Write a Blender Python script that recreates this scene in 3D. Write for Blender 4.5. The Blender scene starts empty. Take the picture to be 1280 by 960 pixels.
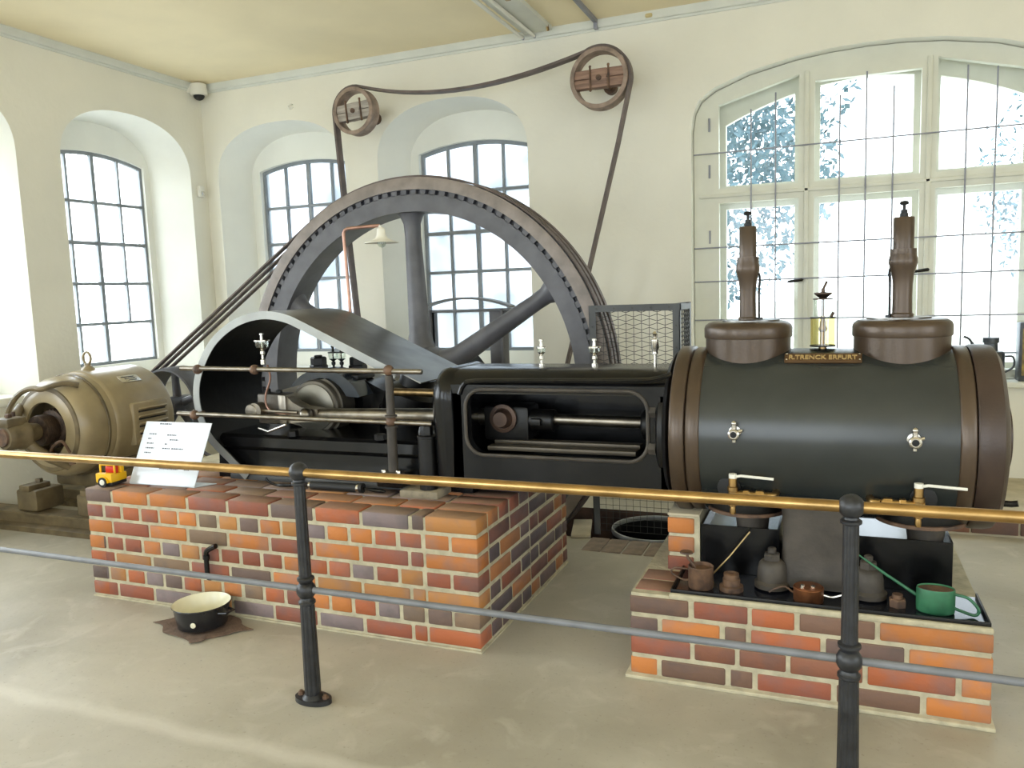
import bpy, bmesh, math, random
from math import sin, cos, pi, radians, sqrt, atan2, hypot
from mathutils import Vector, Matrix
random.seed(7)
S = bpy.context.scene
COL = S.collection

# ------------------------------------------------------------------ camera
CAM_LOC = (1.3726, -2.9344, 1.5222)
YAW, PITCH, ROLL, FPX = .3853, -.1142, -.0346, 993.53
cd = bpy.data.cameras.new('camera')
cam = bpy.data.objects.new('camera', cd); COL.objects.link(cam)
fw = Vector((-sin(YAW)*cos(PITCH), cos(YAW)*cos(PITCH), sin(PITCH)))
rt = Vector((cos(YAW), sin(YAW), 0)); up = rt.cross(fw)
rr = cos(ROLL)*rt + sin(ROLL)*up; uu = -sin(ROLL)*rt + cos(ROLL)*up
M = Matrix((rr, uu, -fw)).transposed().to_4x4(); M.translation = Vector(CAM_LOC)
cam.matrix_world = M
cd.sensor_fit = 'HORIZONTAL'; cd.sensor_width = 36; cd.lens = 36*FPX/1280
cd.clip_start = .05; cd.clip_end = 200
S.camera = cam

# ------------------------------------------------------------------ sky, exposure
SKY = 2.7
w = bpy.data.worlds.new('overcast_sky'); S.world = w; w.use_nodes = True
nt = w.node_tree; nt.nodes.clear()
out = nt.nodes.new('ShaderNodeOutputWorld'); bg = nt.nodes.new('ShaderNodeBackground')
tc = nt.nodes.new('ShaderNodeTexCoord'); sep = nt.nodes.new('ShaderNodeSeparateXYZ')
nt.links.new(tc.outputs['Generated'], sep.inputs[0])
mr = nt.nodes.new('ShaderNodeMapRange'); mr.interpolation_type = 'SMOOTHSTEP'
mr.inputs['From Min'].default_value = .1; mr.inputs['From Max'].default_value = -.9
mr.inputs['To Min'].default_value = 1.0; mr.inputs['To Max'].default_value = 2.6
nt.links.new(sep.outputs['X'], mr.inputs['Value'])
ml = nt.nodes.new('ShaderNodeMath'); ml.operation = 'MULTIPLY'; ml.inputs[1].default_value = SKY
nt.links.new(mr.outputs[0], ml.inputs[0])
bg.inputs['Color'].default_value = (.86, .94, 1, 1)
nt.links.new(ml.outputs[0], bg.inputs['Strength']); nt.links.new(bg.outputs[0], out.inputs[0])
S.view_settings.view_transform = 'Standard'; S.view_settings.look = 'None'
S.view_settings.gamma = 1; S.view_settings.use_curve_mapping = False
S.view_settings.exposure = 0.8
S.cycles.use_denoising = True
S.cycles.max_bounces = 10; S.cycles.diffuse_bounces = 6; S.cycles.transparent_max_bounces = 16

def portal(loc, rot, sx, sy):
    l = bpy.data.lights.new('window_portal', 'AREA'); l.shape = 'RECTANGLE'; l.size = sx; l.size_y = sy
    l.cycles.is_portal = True
    o = bpy.data.objects.new('window_portal', l); COL.objects.link(o); o.location = loc; o.rotation_euler = rot

# ------------------------------------------------------------------ materials
def srgb(r, g, b):
    f = lambda c: (c/255/12.92 if c/255 <= .04045 else ((c/255+.055)/1.055)**2.4)
    return (f(r), f(g), f(b), 1)
MATS = {}
def mat(name, col, rough=.5, metal=0., var=.12, scale=6., bump=0., bscale=40., spec=.5, col2=None, alpha=None, stretch=None):
    if name in MATS: return MATS[name]
    m = bpy.data.materials.new(name); m.use_nodes = True; t = m.node_tree
    b = t.nodes['Principled BSDF']
    b.inputs['Roughness'].default_value = rough; b.inputs['Metallic'].default_value = metal
    b.inputs['Specular IOR Level'].default_value = spec
    co = t.nodes.new('ShaderNodeTexCoord')
    src = co.outputs['Object']
    if stretch:
        mp = t.nodes.new('ShaderNodeMapping'); mp.inputs['Scale'].default_value = stretch
        t.links.new(src, mp.inputs[0]); src = mp.outputs[0]
    n = t.nodes.new('ShaderNodeTexNoise'); n.inputs['Scale'].default_value = scale; n.inputs['Detail'].default_value = 5
    t.links.new(src, n.inputs['Vector'])
    mx = t.nodes.new('ShaderNodeMix'); mx.data_type = 'RGBA'
    c = col
    if col2 is None: col2 = tuple(x*(1-3*var) if i < 3 else 1 for i, x in enumerate(c))
    mx.inputs['A'].default_value = tuple(min(1, x*(1+var)) for x in c[:3])+(1,); mx.inputs['B'].default_value = col2
    rp = t.nodes.new('ShaderNodeMapRange'); rp.inputs['From Min'].default_value = .35; rp.inputs['From Max'].default_value = .7
    t.links.new(n.outputs['Fac'], rp.inputs['Value']); t.links.new(rp.outputs[0], mx.inputs['Factor'])
    t.links.new(mx.outputs['Result'], b.inputs['Base Color'])
    if bump:
        n2 = t.nodes.new('ShaderNodeTexNoise'); n2.inputs['Scale'].default_value = bscale; n2.inputs['Detail'].default_value = 4
        t.links.new(co.outputs['Object'], n2.inputs['Vector'])
        bp = t.nodes.new('ShaderNodeBump'); bp.inputs['Strength'].default_value = bump; bp.inputs['Distance'].default_value = .01
        t.links.new(n2.outputs['Fac'], bp.inputs['Height']); t.links.new(bp.outputs[0], b.inputs['Normal'])
    MATS[name] = m
    return m
def glass(name, tint, frost=0., frost_col=(.9, .95, 1, 1), gloss=.06):
    if name in MATS: return MATS[name]
    m = bpy.data.materials.new(name); m.use_nodes = True; t = m.node_tree; t.nodes.clear()
    o = t.nodes.new('ShaderNodeOutputMaterial'); tr = t.nodes.new('ShaderNodeBsdfTransparent'); tr.inputs[0].default_value = tint
    g = t.nodes.new('ShaderNodeBsdfGlossy'); g.inputs['Roughness'].default_value = .05
    mx = t.nodes.new('ShaderNodeMixShader'); mx.inputs[0].default_value = gloss
    t.links.new(tr.outputs[0], mx.inputs[1]); t.links.new(g.outputs[0], mx.inputs[2]); last = mx
    if frost:
        tl = t.nodes.new('ShaderNodeBsdfTranslucent'); tl.inputs[0].default_value = frost_col
        co = t.nodes.new('ShaderNodeTexCoord'); n = t.nodes.new('ShaderNodeTexNoise'); n.inputs['Scale'].default_value = 2.2
        t.links.new(co.outputs['Object'], n.inputs['Vector'])
        rp = t.nodes.new('ShaderNodeMapRange'); rp.inputs['From Min'].default_value = .3; rp.inputs['From Max'].default_value = .7
        rp.inputs['To Min'].default_value = frost-.12; rp.inputs['To Max'].default_value = min(1, frost+.12)
        t.links.new(n.outputs['Fac'], rp.inputs['Value'])
        m2 = t.nodes.new('ShaderNodeMixShader'); t.links.new(rp.outputs[0], m2.inputs[0])
        t.links.new(mx.outputs[0], m2.inputs[1]); t.links.new(tl.outputs[0], m2.inputs[2]); last = m2
    t.links.new(last.outputs[0], o.inputs[0]); MATS[name] = m
    return m

m_wall = mat('cream_plaster', srgb(232, 229, 216), .85, var=.02, scale=1.5, bump=.25, bscale=22)
m_reveal = mat('pale_plaster_reveal', srgb(236, 236, 228), .85, var=.02, scale=2, bump=.15, bscale=18)
m_ceil = mat('yellowed_ceiling_board', srgb(242, 228, 192), .8, var=.03, scale=1.2)
m_cornice = mat('grey_white_cornice', srgb(216, 218, 210), .7, var=.02)
m_white = mat('white_window_paint', srgb(216, 216, 203), .45, var=.02)
m_iron = mat('grey_window_iron', srgb(136, 142, 148), .5, var=.08)
m_grille = mat('pale_grille_paint', srgb(146, 148, 158), .5, var=.05)
m_black = mat('black_engine_enamel', srgb(15, 15, 16), .22, var=.25, scale=7, bump=.12, bscale=14, spec=.36)
m_dark = mat('oily_black_iron', srgb(13, 12, 12), .42, var=.3, scale=9, bump=.15, bscale=20, spec=.4)
m_jacket = mat('dark_olive_steel_jacket', srgb(44, 48, 47), .27, var=.12, scale=3, spec=.6, col2=srgb(36, 40, 40))
m_brown = mat('brown_engine_paint', srgb(78, 63, 49), .32, .3, var=.08, scale=5, spec=.6, bump=.05, bscale=90)
m_brown2 = mat('dark_brown_engine_paint', srgb(64, 50, 42), .38, .15, var=.1, scale=6, bump=.08, bscale=90)
m_wheel = mat('grey_flywheel_paint', srgb(92, 92, 98), .42, var=.1, scale=7, bump=.08, bscale=50)
m_rim = mat('worn_rim_iron', srgb(138, 128, 122), .42, var=.1, scale=9)
m_steel = mat('bright_worn_steel', srgb(150, 143, 132), .34, 1., var=.14, scale=14)
m_sheet = mat('bare_sheet_steel', srgb(140, 138, 134), .3, 1., var=.14, scale=4)
m_edge = mat('bare_guard_edge', srgb(158, 160, 158), .45, .5, var=.06)
m_brass = mat('polished_brass', srgb(184, 150, 98), .3, 1., var=.12, scale=10)
m_brass2 = mat('dull_brass', srgb(160, 134, 94), .38, 1., var=.15, scale=20)
m_chrome = mat('pale_nickel', srgb(205, 200, 190), .25, 1., var=.06, scale=20)
m_copper = mat('copper_pipe', srgb(180, 142, 126), .42, 1., var=.1, scale=15)
m_rail = mat('grey_rail_paint', srgb(112, 114, 118), .42, var=.08, scale=10)
m_post = mat('black_cast_iron_post', srgb(36, 37, 40), .4, var=.2, scale=25, bump=.1, bscale=60)
m_motor = mat('olive_brown_motor_paint', srgb(154, 138, 106), .3, var=.08, scale=5, spec=.7)
m_motor2 = mat('dirty_olive_cast_iron', srgb(108, 94, 68), .5, var=.15, scale=9, bump=.15, bscale=30)
m_coil = mat('dark_copper_windings', srgb(74, 58, 46), .5, .4, var=.25, scale=30, stretch=(1, 9, 1))
m_belt = mat('grey_brown_leather_belt', srgb(104, 92, 88), .6, var=.12, scale=8)
m_pulley = mat('rusty_brown_pulley', srgb(152, 132, 118), .6, var=.15, scale=14)
m_wood = mat('weathered_wood', srgb(150, 120, 104), .7, var=.15, scale=6, stretch=(1, 8, 8))
m_greywood = mat('grey_weathered_wood', srgb(172, 164, 156), .75, var=.12, scale=6, stretch=(1, 8, 8))
m_rust = mat('rusty_brown_iron', srgb(104, 78, 58), .6, var=.2, scale=20, col2=srgb(60, 46, 40), bump=.2, bscale=60)
m_greyrust = mat('dusty_grey_brown_iron', srgb(66, 60, 53), .6, var=.15, scale=10, bump=.15, bscale=60)
m_mortar = mat('pale_mortar', srgb(186, 178, 152), .9, var=.08, scale=20, bump=.4, bscale=70)
m_concrete = mat('light_concrete', srgb(186, 176, 152), .85, var=.06, scale=8, bump=.25, bscale=40)
m_tray = mat('oily_tray_steel', srgb(24, 26, 34), .2, var=.2, scale=6, spec=.5)
m_copperpot = mat('tarnished_copper_pot', srgb(150, 98, 66), .42, .8, var=.2, scale=14)
m_green = mat('green_can_paint', srgb(46, 104, 72), .4, var=.12, scale=14)
m_tin = mat('dull_tin', srgb(84, 88, 92), .4, .7, var=.15, scale=12)
m_yellow = mat('yellow_toy_plastic', srgb(238, 186, 20), .35, var=.02)
m_red = mat('red_toy_plastic', srgb(208, 44, 30), .4, var=.03)
m_rubber = mat('black_rubber', srgb(28, 28, 28), .6, var=.1)
m_paper = mat('white_laminated_paper', srgb(190, 196, 202), .14, var=.01, spec=.7)
m_ink = mat('grey_ink', srgb(60, 62, 72), .5, var=.02)
m_enamel = mat('cream_enamel', srgb(226, 222, 196), .25, var=.02)
m_blackenamel = mat('black_enamel', srgb(34, 34, 36), .25, var=.1)
m_cloth = mat('brown_burlap', srgb(112, 92, 78), .95, var=.12, scale=30, bump=.5, bscale=120)
m_plastic = mat('white_plastic', srgb(228, 226, 216), .4, var=.01)
m_shade = mat('white_enamel_shade', srgb(226, 224, 212), .35, var=.02)
m_mesh = mat('dark_cage_wire', srgb(66, 66, 64), .5, var=.1)
m_cage = mat('grey_cage_frame', srgb(78, 80, 82), .5, var=.1)
m_leaf = mat('hazy_green_leaves', srgb(80, 106, 114), .7, var=.15, scale=1.5, col2=srgb(50, 76, 84))
m_bark = mat('grey_bark', srgb(120, 110, 100), .8, var=.2, scale=12)
m_ground = mat('pale_gravel_yard', srgb(190, 190, 180), .9, var=.06, scale=2)
m_house = mat('pale_house_render', srgb(214, 210, 204), .8, var=.04)
m_roof = mat('red_brown_roof', srgb(186, 172, 168), .8, var=.05)
m_dim = mat('dark_house_pane', srgb(96, 108, 120), .3, var=.05)
g_clear = glass('clear_window_glass', (.97, .99, 1, 1), gloss=.04)
g_frost = glass('frosted_window_glass', (.9, .95, 1, 1), frost=.88, frost_col=(.21, .235, .26, 1), gloss=.03)
g_bright = glass('sunlit_window_glass', (1, 1, 1, 1), frost=.25, frost_col=(.95, .97, 1, 1), gloss=.02)
g_cup = glass('oiler_glass', (.9, .95, .92, 1), gloss=.18)
g_amber = glass('amber_oil_glass', (.86, .8, .5, 1), gloss=.12)

def m_floor_():
    m = bpy.data.materials.new('worn_concrete_floor'); m.use_nodes = True; t = m.node_tree; b = t.nodes['Principled BSDF']
    co = t.nodes.new('ShaderNodeTexCoord'); L = t.links.new
    def noise(sc, det=6, dist=0.):
        n = t.nodes.new('ShaderNodeTexNoise'); n.inputs['Scale'].default_value = sc; n.inputs['Detail'].default_value = det
        n.inputs['Distortion'].default_value = dist; L(co.outputs['Object'], n.inputs['Vector']); return n.outputs['Fac']
    def ramp(f, a, b_, lo=0., hi=1.):
        r = t.nodes.new('ShaderNodeMapRange'); r.inputs['From Min'].default_value = a; r.inputs['From Max'].default_value = b_
        r.inputs['To Min'].default_value = lo; r.inputs['To Max'].default_value = hi; L(f, r.inputs['Value']); return r.outputs[0]
    def mix(f, A, B):
        x = t.nodes.new('ShaderNodeMix'); x.data_type = 'RGBA'; L(f, x.inputs['Factor'])
        for s, v in (('A', A), ('B', B)):
            if isinstance(v, tuple): x.inputs[s].default_value = v
            else: L(v, x.inputs[s])
        return x.outputs['Result']
    base = mix(ramp(noise(1.1, 7, .6), .35, .68), srgb(180, 174, 158), srgb(152, 146, 130))
    base = mix(ramp(noise(5, 8, 1.2), .55, .75, 0, .45), base, srgb(198, 192, 178))
    base = mix(ramp(noise(60, 3), .62, .75, 0, .35), base, srgb(110, 100, 84))
    # a pale cement seam that runs along the room, with a ragged edge
    sp = t.nodes.new('ShaderNodeSeparateXYZ'); L(co.outputs['Object'], sp.inputs[0])
    add = t.nodes.new('ShaderNodeMath'); add.operation = 'ADD'; L(sp.outputs['Y'], add.inputs[0])
    L(ramp(noise(3.5, 5), 0, 1, .86, .93), add.inputs[1])
    ab = t.nodes.new('ShaderNodeMath'); ab.operation = 'ABSOLUTE'; L(add.outputs[0], ab.inputs[0])
    base = mix(ramp(ab.outputs[0], .055, .012, 0, .42), base, srgb(212, 207, 194))
    L(base, b.inputs['Base Color'])
    L(ramp(noise(2.2, 5), .3, .7, .38, .62), b.inputs['Roughness'])
    bp = t.nodes.new('ShaderNodeBump'); bp.inputs['Strength'].default_value = .18; bp.inputs['Distance'].default_value = .01
    L(noise(14, 7), bp.inputs['Height']); L(bp.outputs[0], b.inputs['Normal'])
    return m
m_floor = m_floor_()

def m_brick_():
    m = bpy.data.materials.new('mixed_fired_brick'); m.use_nodes = True; t = m.node_tree; b = t.nodes['Principled BSDF']; L = t.links.new
    at = t.nodes.new('ShaderNodeAttribute'); at.attribute_name = 'brick_colour'
    co = t.nodes.new('ShaderNodeTexCoord'); n = t.nodes.new('ShaderNodeTexNoise'); n.inputs['Scale'].default_value = 9; n.inputs['Detail'].default_value = 6
    L(co.outputs['Object'], n.inputs['Vector'])
    hs = t.nodes.new('ShaderNodeHueSaturation'); hs.inputs['Hue'].default_value = .493; hs.inputs['Saturation'].default_value = .7; hs.inputs['Value'].default_value = .68
    L(at.outputs['Color'], hs.inputs['Color'])
    r = t.nodes.new('ShaderNodeMapRange'); r.inputs['From Min'].default_value = .45; r.inputs['From Max'].default_value = .68; r.inputs['To Max'].default_value = .8
    L(n.outputs['Fac'], r.inputs['Value'])
    mx = t.nodes.new('ShaderNodeMix'); mx.data_type = 'RGBA'; L(r.outputs[0], mx.inputs['Factor']); L(at.outputs['Color'], mx.inputs['A']); L(hs.outputs[0], mx.inputs['B'])
    ge = t.nodes.new('ShaderNodeNewGeometry'); sz = t.nodes.new('ShaderNodeSeparateXYZ'); L(ge.outputs['True Normal'], sz.inputs[0])
    du = t.nodes.new('ShaderNodeMapRange'); du.inputs['From Min'].default_value = .6; du.inputs['From Max'].default_value = .95; du.inputs['To Max'].default_value = .72
    L(sz.outputs['Z'], du.inputs['Value']); md = t.nodes.new('ShaderNodeMix'); md.data_type = 'RGBA'; L(du.outputs[0], md.inputs['Factor'])
    L(mx.outputs['Result'], md.inputs['A']); md.inputs['B'].default_value = srgb(136, 112, 90)
    L(md.outputs['Result'], b.inputs['Base Color']); b.inputs['Roughness'].default_value = .72
    n2 = t.nodes.new('ShaderNodeTexNoise'); n2.inputs['Scale'].default_value = 55; L(co.outputs['Object'], n2.inputs['Vector'])
    bp = t.nodes.new('ShaderNodeBump'); bp.inputs['Strength'].default_value = .3; bp.inputs['Distance'].default_value = .006
    L(n2.outputs['Fac'], bp.inputs['Height']); L(bp.outputs[0], b.inputs['Normal'])
    return m
m_brick = m_brick_()

# ------------------------------------------------------------------ mesh helpers
def NB(): return bmesh.new()
def _paint(faces, mi, smooth=True):
    for f in faces: f.material_index = mi; f.smooth = smooth
def box(bm, c, s, bev=0., mi=0, rz=0., rot=None, seg=2, col=None, lay=None):
    t = bmesh.new(); bmesh.ops.create_cube(t, size=1)
    bmesh.ops.scale(t, vec=Vector(s), verts=t.verts)
    if bev: bmesh.ops.bevel(t, geom=list(t.edges), offset=min(bev, min(s)*.49), segments=seg, affect='EDGES', profile=.5)
    R = rot if rot is not None else Matrix.Rotation(rz, 3, 'Z')
    mp = {}
    for v in t.verts: mp[v] = bm.verts.new(R @ v.co + Vector(c))
    for f in t.faces:
        try: nf = bm.faces.new([mp[v] for v in f.verts])
        except ValueError: continue
        nf.material_index = mi; nf.smooth = bool(bev)
        if lay is not None:
            for lp in nf.loops: lp[lay] = col
    t.free()
def bx(bm, a, b, bev=0., mi=0, **k):
    box(bm, [(a[i]+b[i])/2 for i in range(3)], [abs(b[i]-a[i]) for i in range(3)], bev, mi, **k)
def frame_of(ax):
    ax = Vector(ax).normalized(); h = Vector((0, 0, 1)) if abs(ax.z) < .9 else Vector((1, 0, 0))
    u = ax.cross(h).normalized(); return u, ax.cross(u).normalized(), ax
def lathe(bm, prof, org=(0, 0, 0), axis=(0, 0, 1), n=32, mi=0, closed=False, cap=True, a0=0., a1=2*pi, rfun=None):
    u, v, ax = frame_of(axis); org = Vector(org); full = abs(a1-a0-2*pi) < 1e-6
    rings = []; cnt = n if full else n+1
    for r, h in prof:
        ring = []
        for i in range(cnt):
            a = a0+(a1-a0)*i/n; q = r*(rfun(a) if rfun else 1)
            ring.append(bm.verts.new(org+ax*h+(u*cos(a)+v*sin(a))*q))
        rings.append(ring)
    prs = list(zip(rings, rings[1:]))
    if closed: prs.append((rings[-1], rings[0]))
    for A, B in prs:
        for i in range(n if full else n):
            j = (i+1) % cnt
            f = bm.faces.new([A[i], A[j], B[j], B[i]]); f.material_index = mi; f.smooth = True
    if cap and not closed and full:
        for ring, rv in ((rings[0], True), (rings[-1], False)):
            f = bm.faces.new(ring[::-1] if rv else ring); f.material_index = mi; f.smooth = False
def cyl(bm, p0, p1, r0, r1=None, n=20, mi=0, bev=0.):
    p0, p1 = Vector(p0), Vector(p1); d = p1-p0; L = d.length; r1 = r0 if r1 is None else r1
    prof = [(r0, 0), (r1, L)] if not bev else [(r0-bev, 0), (r0, bev), (r1, L-bev), (r1-bev, L)]
    lathe(bm, prof, p0, d, n, mi)
def ball(bm, c, r, n=20, mi=0, sz=1.):
    k = n//2; prof = [(max(1e-4, r*sin(pi*i/k)), -r*sz*cos(pi*i/k)) for i in range(k+1)]
    lathe(bm, prof, c, (0, 0, 1), n, mi, cap=False)
def tube(bm, pts, r, n=10, mi=0, cap=True, closed=False):
    pts = [Vector(p) for p in pts]; rings = []; N = len(pts)
    t0 = (pts[1]-pts[0]).normalized(); u, v, _ = frame_of(t0)
    for i, p in enumerate(pts):
        if closed: t = (pts[(i+1) % N]-pts[i-1]).normalized()
        else: t = (pts[min(i+1, N-1)]-pts[max(i-1, 0)]).normalized()
        u = (u-t*u.dot(t)).normalized(); v = t.cross(u)
        rad = r[i] if isinstance(r, (list, tuple)) else r
        rings.append([bm.verts.new(p+(u*cos(2*pi*k/n)+v*sin(2*pi*k/n))*rad) for k in range(n)])
    prs = list(zip(rings, rings[1:]))+([(rings[-1], rings[0])] if closed else [])
    for A, B in prs:
        for k in range(n):
            f = bm.faces.new([A[k], A[(k+1) % n], B[(k+1) % n], B[k]]); f.material_index = mi; f.smooth = True
    if cap and not closed:
        for ring in (rings[0][::-1], rings[-1]):
            f = bm.faces.new(ring); f.material_index = mi
def smooth_path(pts, n=8):
    P = [Vector(p) for p in pts]; P = [2*P[0]-P[1]]+P+[2*P[-1]-P[-2]]; o = []
    for i in range(1, len(P)-2):
        for k in range(n):
            t = k/n; a, b, c, d = P[i-1:i+3]
            o.append(.5*((2*b)+(c-a)*t+(2*a-5*b+4*c-d)*t*t+(3*b-a-3*c+d)*t**3))
    return o+[P[-2]]
def strip(bm, path, wid, th, mi=0, closed=False, mi_in=None):
    """flat band: path of (point, outward normal); wid = vector across the band."""
    wid = Vector(wid); R = []
    for p, nrm in path:
        p = Vector(p); nn = Vector(nrm).normalized()*th
        R.append([bm.verts.new(q) for q in (p-wid/2, p+wid/2, p+wid/2+nn, p-wid/2+nn)])
    prs = list(zip(R, R[1:]))+([(R[-1], R[0])] if closed else [])
    for A, B in prs:
        for k in range(4):
            f = bm.faces.new([A[k], A[(k+1) % 4], B[(k+1) % 4], B[k]]); f.smooth = True
            f.material_index = mi_in if (mi_in is not None and k == 0) else mi
    if not closed:
        bm.faces.new(R[0][::-1]).material_index = mi; bm.faces.new(R[-1]).material_index = mi
def prism(bm, poly, fn, d0, d1, mi=0, smooth=False):
    """extrude a 2-D polygon; fn(a, b, d) gives the 3-D point."""
    A = [bm.verts.new(fn(a, b, d0)) for a, b in poly]; B = [bm.verts.new(fn(a, b, d1)) for a, b in poly]
    bm.faces.new(A[::-1]).material_index = mi; bm.faces.new(B).material_index = mi
    for i in range(len(poly)):
        j = (i+1) % len(poly); f = bm.faces.new([A[i], A[j], B[j], B[i]]); f.material_index = mi; f.smooth = smooth
def fill2d(bm, loops, fn, half=0., mi=0):
    """flat plate with holes from closed 2-D loops (first = outline), extruded by +-half."""
    cu = bpy.data.curves.new('tmp', 'CURVE'); cu.dimensions = '2D'; cu.fill_mode = 'BOTH'; cu.extrude = half
    for lp in loops:
        s = cu.splines.new('POLY'); s.points.add(len(lp)-1); s.use_cyclic_u = True
        for p, q in zip(s.points, lp): p.co = (q[0], q[1], 0, 1)
    o = bpy.data.objects.new('tmp', cu); COL.objects.link(o)
    bpy.context.view_layer.update()
    me = bpy.data.meshes.new_from_object(o.evaluated_get(bpy.context.evaluated_depsgraph_get()))
    mp = [bm.verts.new(fn(v.co.x, v.co.y, v.co.z)) for v in me.vertices]
    for p in me.polygons:
        try: f = bm.faces.new([mp[i] for i in p.vertices]); f.material_index = mi; f.smooth = False
        except ValueError: pass
    bpy.data.objects.remove(o); bpy.data.curves.remove(cu); bpy.data.meshes.remove(me)
XZ = lambda y: (lambda a, b, d: Vector((a, y+d, b)))
YZ = lambda x: (lambda a, b, d: Vector((x+d, a, b)))
def rrect(x0, z0, x1, z1, r, n=6):
    o = []
    for cx, cz, a in ((x1-r, z1-r, 0), (x0+r, z1-r, 90), (x0+r, z0+r, 180), (x1-r, z0+r, 270)):
        for i in range(n+1):
            t = radians(a+90*i/n); o.append((cx+r*cos(t), cz+r*sin(t)))
    return o

def obj(name, bm, mats, parent=None, label=None, cat=None, group=None, kind=None, sharp=38, merge=True):
    if merge: bmesh.ops.remove_doubles(bm, verts=bm.verts, dist=1e-5)
    bmesh.ops.recalc_face_normals(bm, faces=bm.faces)
    org = Vector(parent['_o']) if parent is not None else None
    if org is None:
        xs = [v.co for v in bm.verts]
        org = Vector(((min(v.x for v in xs)+max(v.x for v in xs))/2, (min(v.y for v in xs)+max(v.y for v in xs))/2, min(v.z for v in xs)))
        if kind == 'structure': org = Vector((0, 0, 0))
    bmesh.ops.translate(bm, vec=-org, verts=bm.verts)
    me = bpy.data.meshes.new(name); bm.to_mesh(me); bm.free()
    for m in (mats if isinstance(mats, (list, tuple)) else [mats]): me.materials.append(m)
    me.set_sharp_from_angle(angle=radians(sharp))
    o = bpy.data.objects.new(name, me); COL.objects.link(o)
    if parent is not None: o.parent = parent
    else: o.location = org
    o['_o'] = tuple(org); tag(o, label, cat, group, kind)
    return o
def tag(o, label=None, cat=None, group=None, kind=None):
    for k, v in (('label', label), ('category', cat), ('group', group), ('kind', kind)):
        if v: o[k] = v
    return o
def thing(name, label, cat, loc, group=None):
    o = bpy.data.objects.new(name, None); COL.objects.link(o); o.location = loc; o.empty_display_size = .1
    o['_o'] = tuple(loc); return tag(o, label, cat, group)
def hexnut(bm, p, ax, r, h, mi=0): lathe(bm, [(r, 0), (r, h*.85), (r*.85, h)], p, ax, 6, mi)

# ------------------------------------------------------------------ room
W, H, XL = 3.4, 3.545, -4.37
XR, YF = 6.0, -6.0
def arch(cx, a, z0, zs, rise, n=28, ex=2.3):
    o = [(cx-a, z0), (cx+a, z0)]
    for i in range(n+1):
        t = pi*i/n; c, s = cos(t), sin(t)
        o.append((cx+a*math.copysign(abs(c)**(2/ex), c), zs+rise*abs(s)**(2/ex)))
    return o
def seg_arch(cx, a, z0, zs, rise, n=12):
    o = [(cx-a, z0), (cx+a, z0)]
    for i in range(n+1):
        u = 1-2*i/n; o.append((cx+a*u, zs+rise*(1-u*u)))
    return o
def loft(bm, A, fa, B, fb, mi=0):
    va = [bm.verts.new(fa(*p)) for p in A]; vb = [bm.verts.new(fb(*p)) for p in B]
    for i in range(len(A)):
        j = (i+1) % len(A); f = bm.faces.new([va[i], va[j], vb[j], vb[i]]); f.material_index = mi; f.smooth = True
BIG_C, BIG_A = 1.585, 1.235
def big_arch(inset=0., z0=.80):
    q = [(-1.235, 2.70), (-1.215, 2.84), (-1.17, 2.925), (-1.06, 3.0), (-.81, 3.088), (-.48, 3.151), (-.24, 3.174), (0, 3.182)]
    pts = [(BIG_C-BIG_A+inset, z0), (BIG_C+BIG_A-inset, z0)]
    right = [(BIG_C-x*(1-inset/1.235), z-inset) for x, z in q]; left = [(BIG_C+x*(1-inset/1.235), z-inset) for x, z in q[-2::-1]]
    return pts+right+left
# recesses: (centre, half-width) along each wall
BACK = [(-3.49, .73, -3.45), (-1.703, .718, -1.64)]
LEFT = [(2.49, .70, 2.42), (.71, .70, .66), (-1.07, .70, -1.12), (-2.85, .70, -2.9)]
RZ0, RZS, RRISE = .86, 2.72, .475
def wall_with_windows(name, mk, u0, u1, recs, depth, big):
    """mk(d) -> function(a, z) giving the point at depth d behind the wall face."""
    bm = NB(); F = lambda d: (lambda a, z, dd=0: mk(d)(a, z))
    holes = []
    for c, a, wc in recs:
        A = arch(c, a, RZ0, RZS, RRISE); holes.append(A)
        B = arch(wc, a-.085, RZ0, RZS, RRISE-.05)
        Cc = seg_arch(wc, .545, 1.0, 2.815, .075, 28); Cc = Cc
        loft(bm, A, F(0), B, F(depth), 1)
        fill2d(bm, [B, Cc], F(depth), 0, 1)
        loft(bm, Cc, F(depth), Cc, F(depth+.14), 1)
    if big:
        A = big_arch(); holes.append(A); loft(bm, A, F(0), A, F(.34), 1)
    fill2d(bm, [[(u0, 0), (u1, 0), (u1, H), (u0, H)]]+holes, F(0), 0, 0)
    o = obj(name, bm, [m_wall, m_reveal], kind='structure', sharp=50)
    return o
mkB = lambda d: (lambda a, z: Vector((a, W+d, z)))
mkL = lambda d: (lambda a, z: Vector((XL-d, a, z)))
wall_with_windows('wall_back', mkB, XL, XR, BACK, .34, True)
wall_with_windows('wall_left', mkL, YF, W, LEFT, .36, False)
# ceiling, right wall and the wall behind the camera (big daylight openings)
bm = NB(); bx(bm, (XL-.3, YF, H+.075), (XR, W+.3, H+.2)); obj('ceiling', bm, m_ceil, kind='structure')
bm = NB(); fill2d(bm, [[(YF, 0), (W, 0), (W, H+.1), (YF, H+.1)], [(-4.6, .8), (-1.2, .8), (-1.2, 3.0), (-4.6, 3.0)]], YZ(XR), .1); obj('wall_right', bm, m_wall, kind='structure')
bm = NB(); fill2d(bm, [[(XL, 0), (XR, 0), (XR, H+.1), (XL, H+.1)]]+[[(x, .6), (x+2.4, .6), (x+2.4, 3.1), (x, 3.1)] for x in (-3.9, -.5, 2.9)], XZ(YF), .1); obj('wall_front', bm, m_wall, kind='structure')
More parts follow.
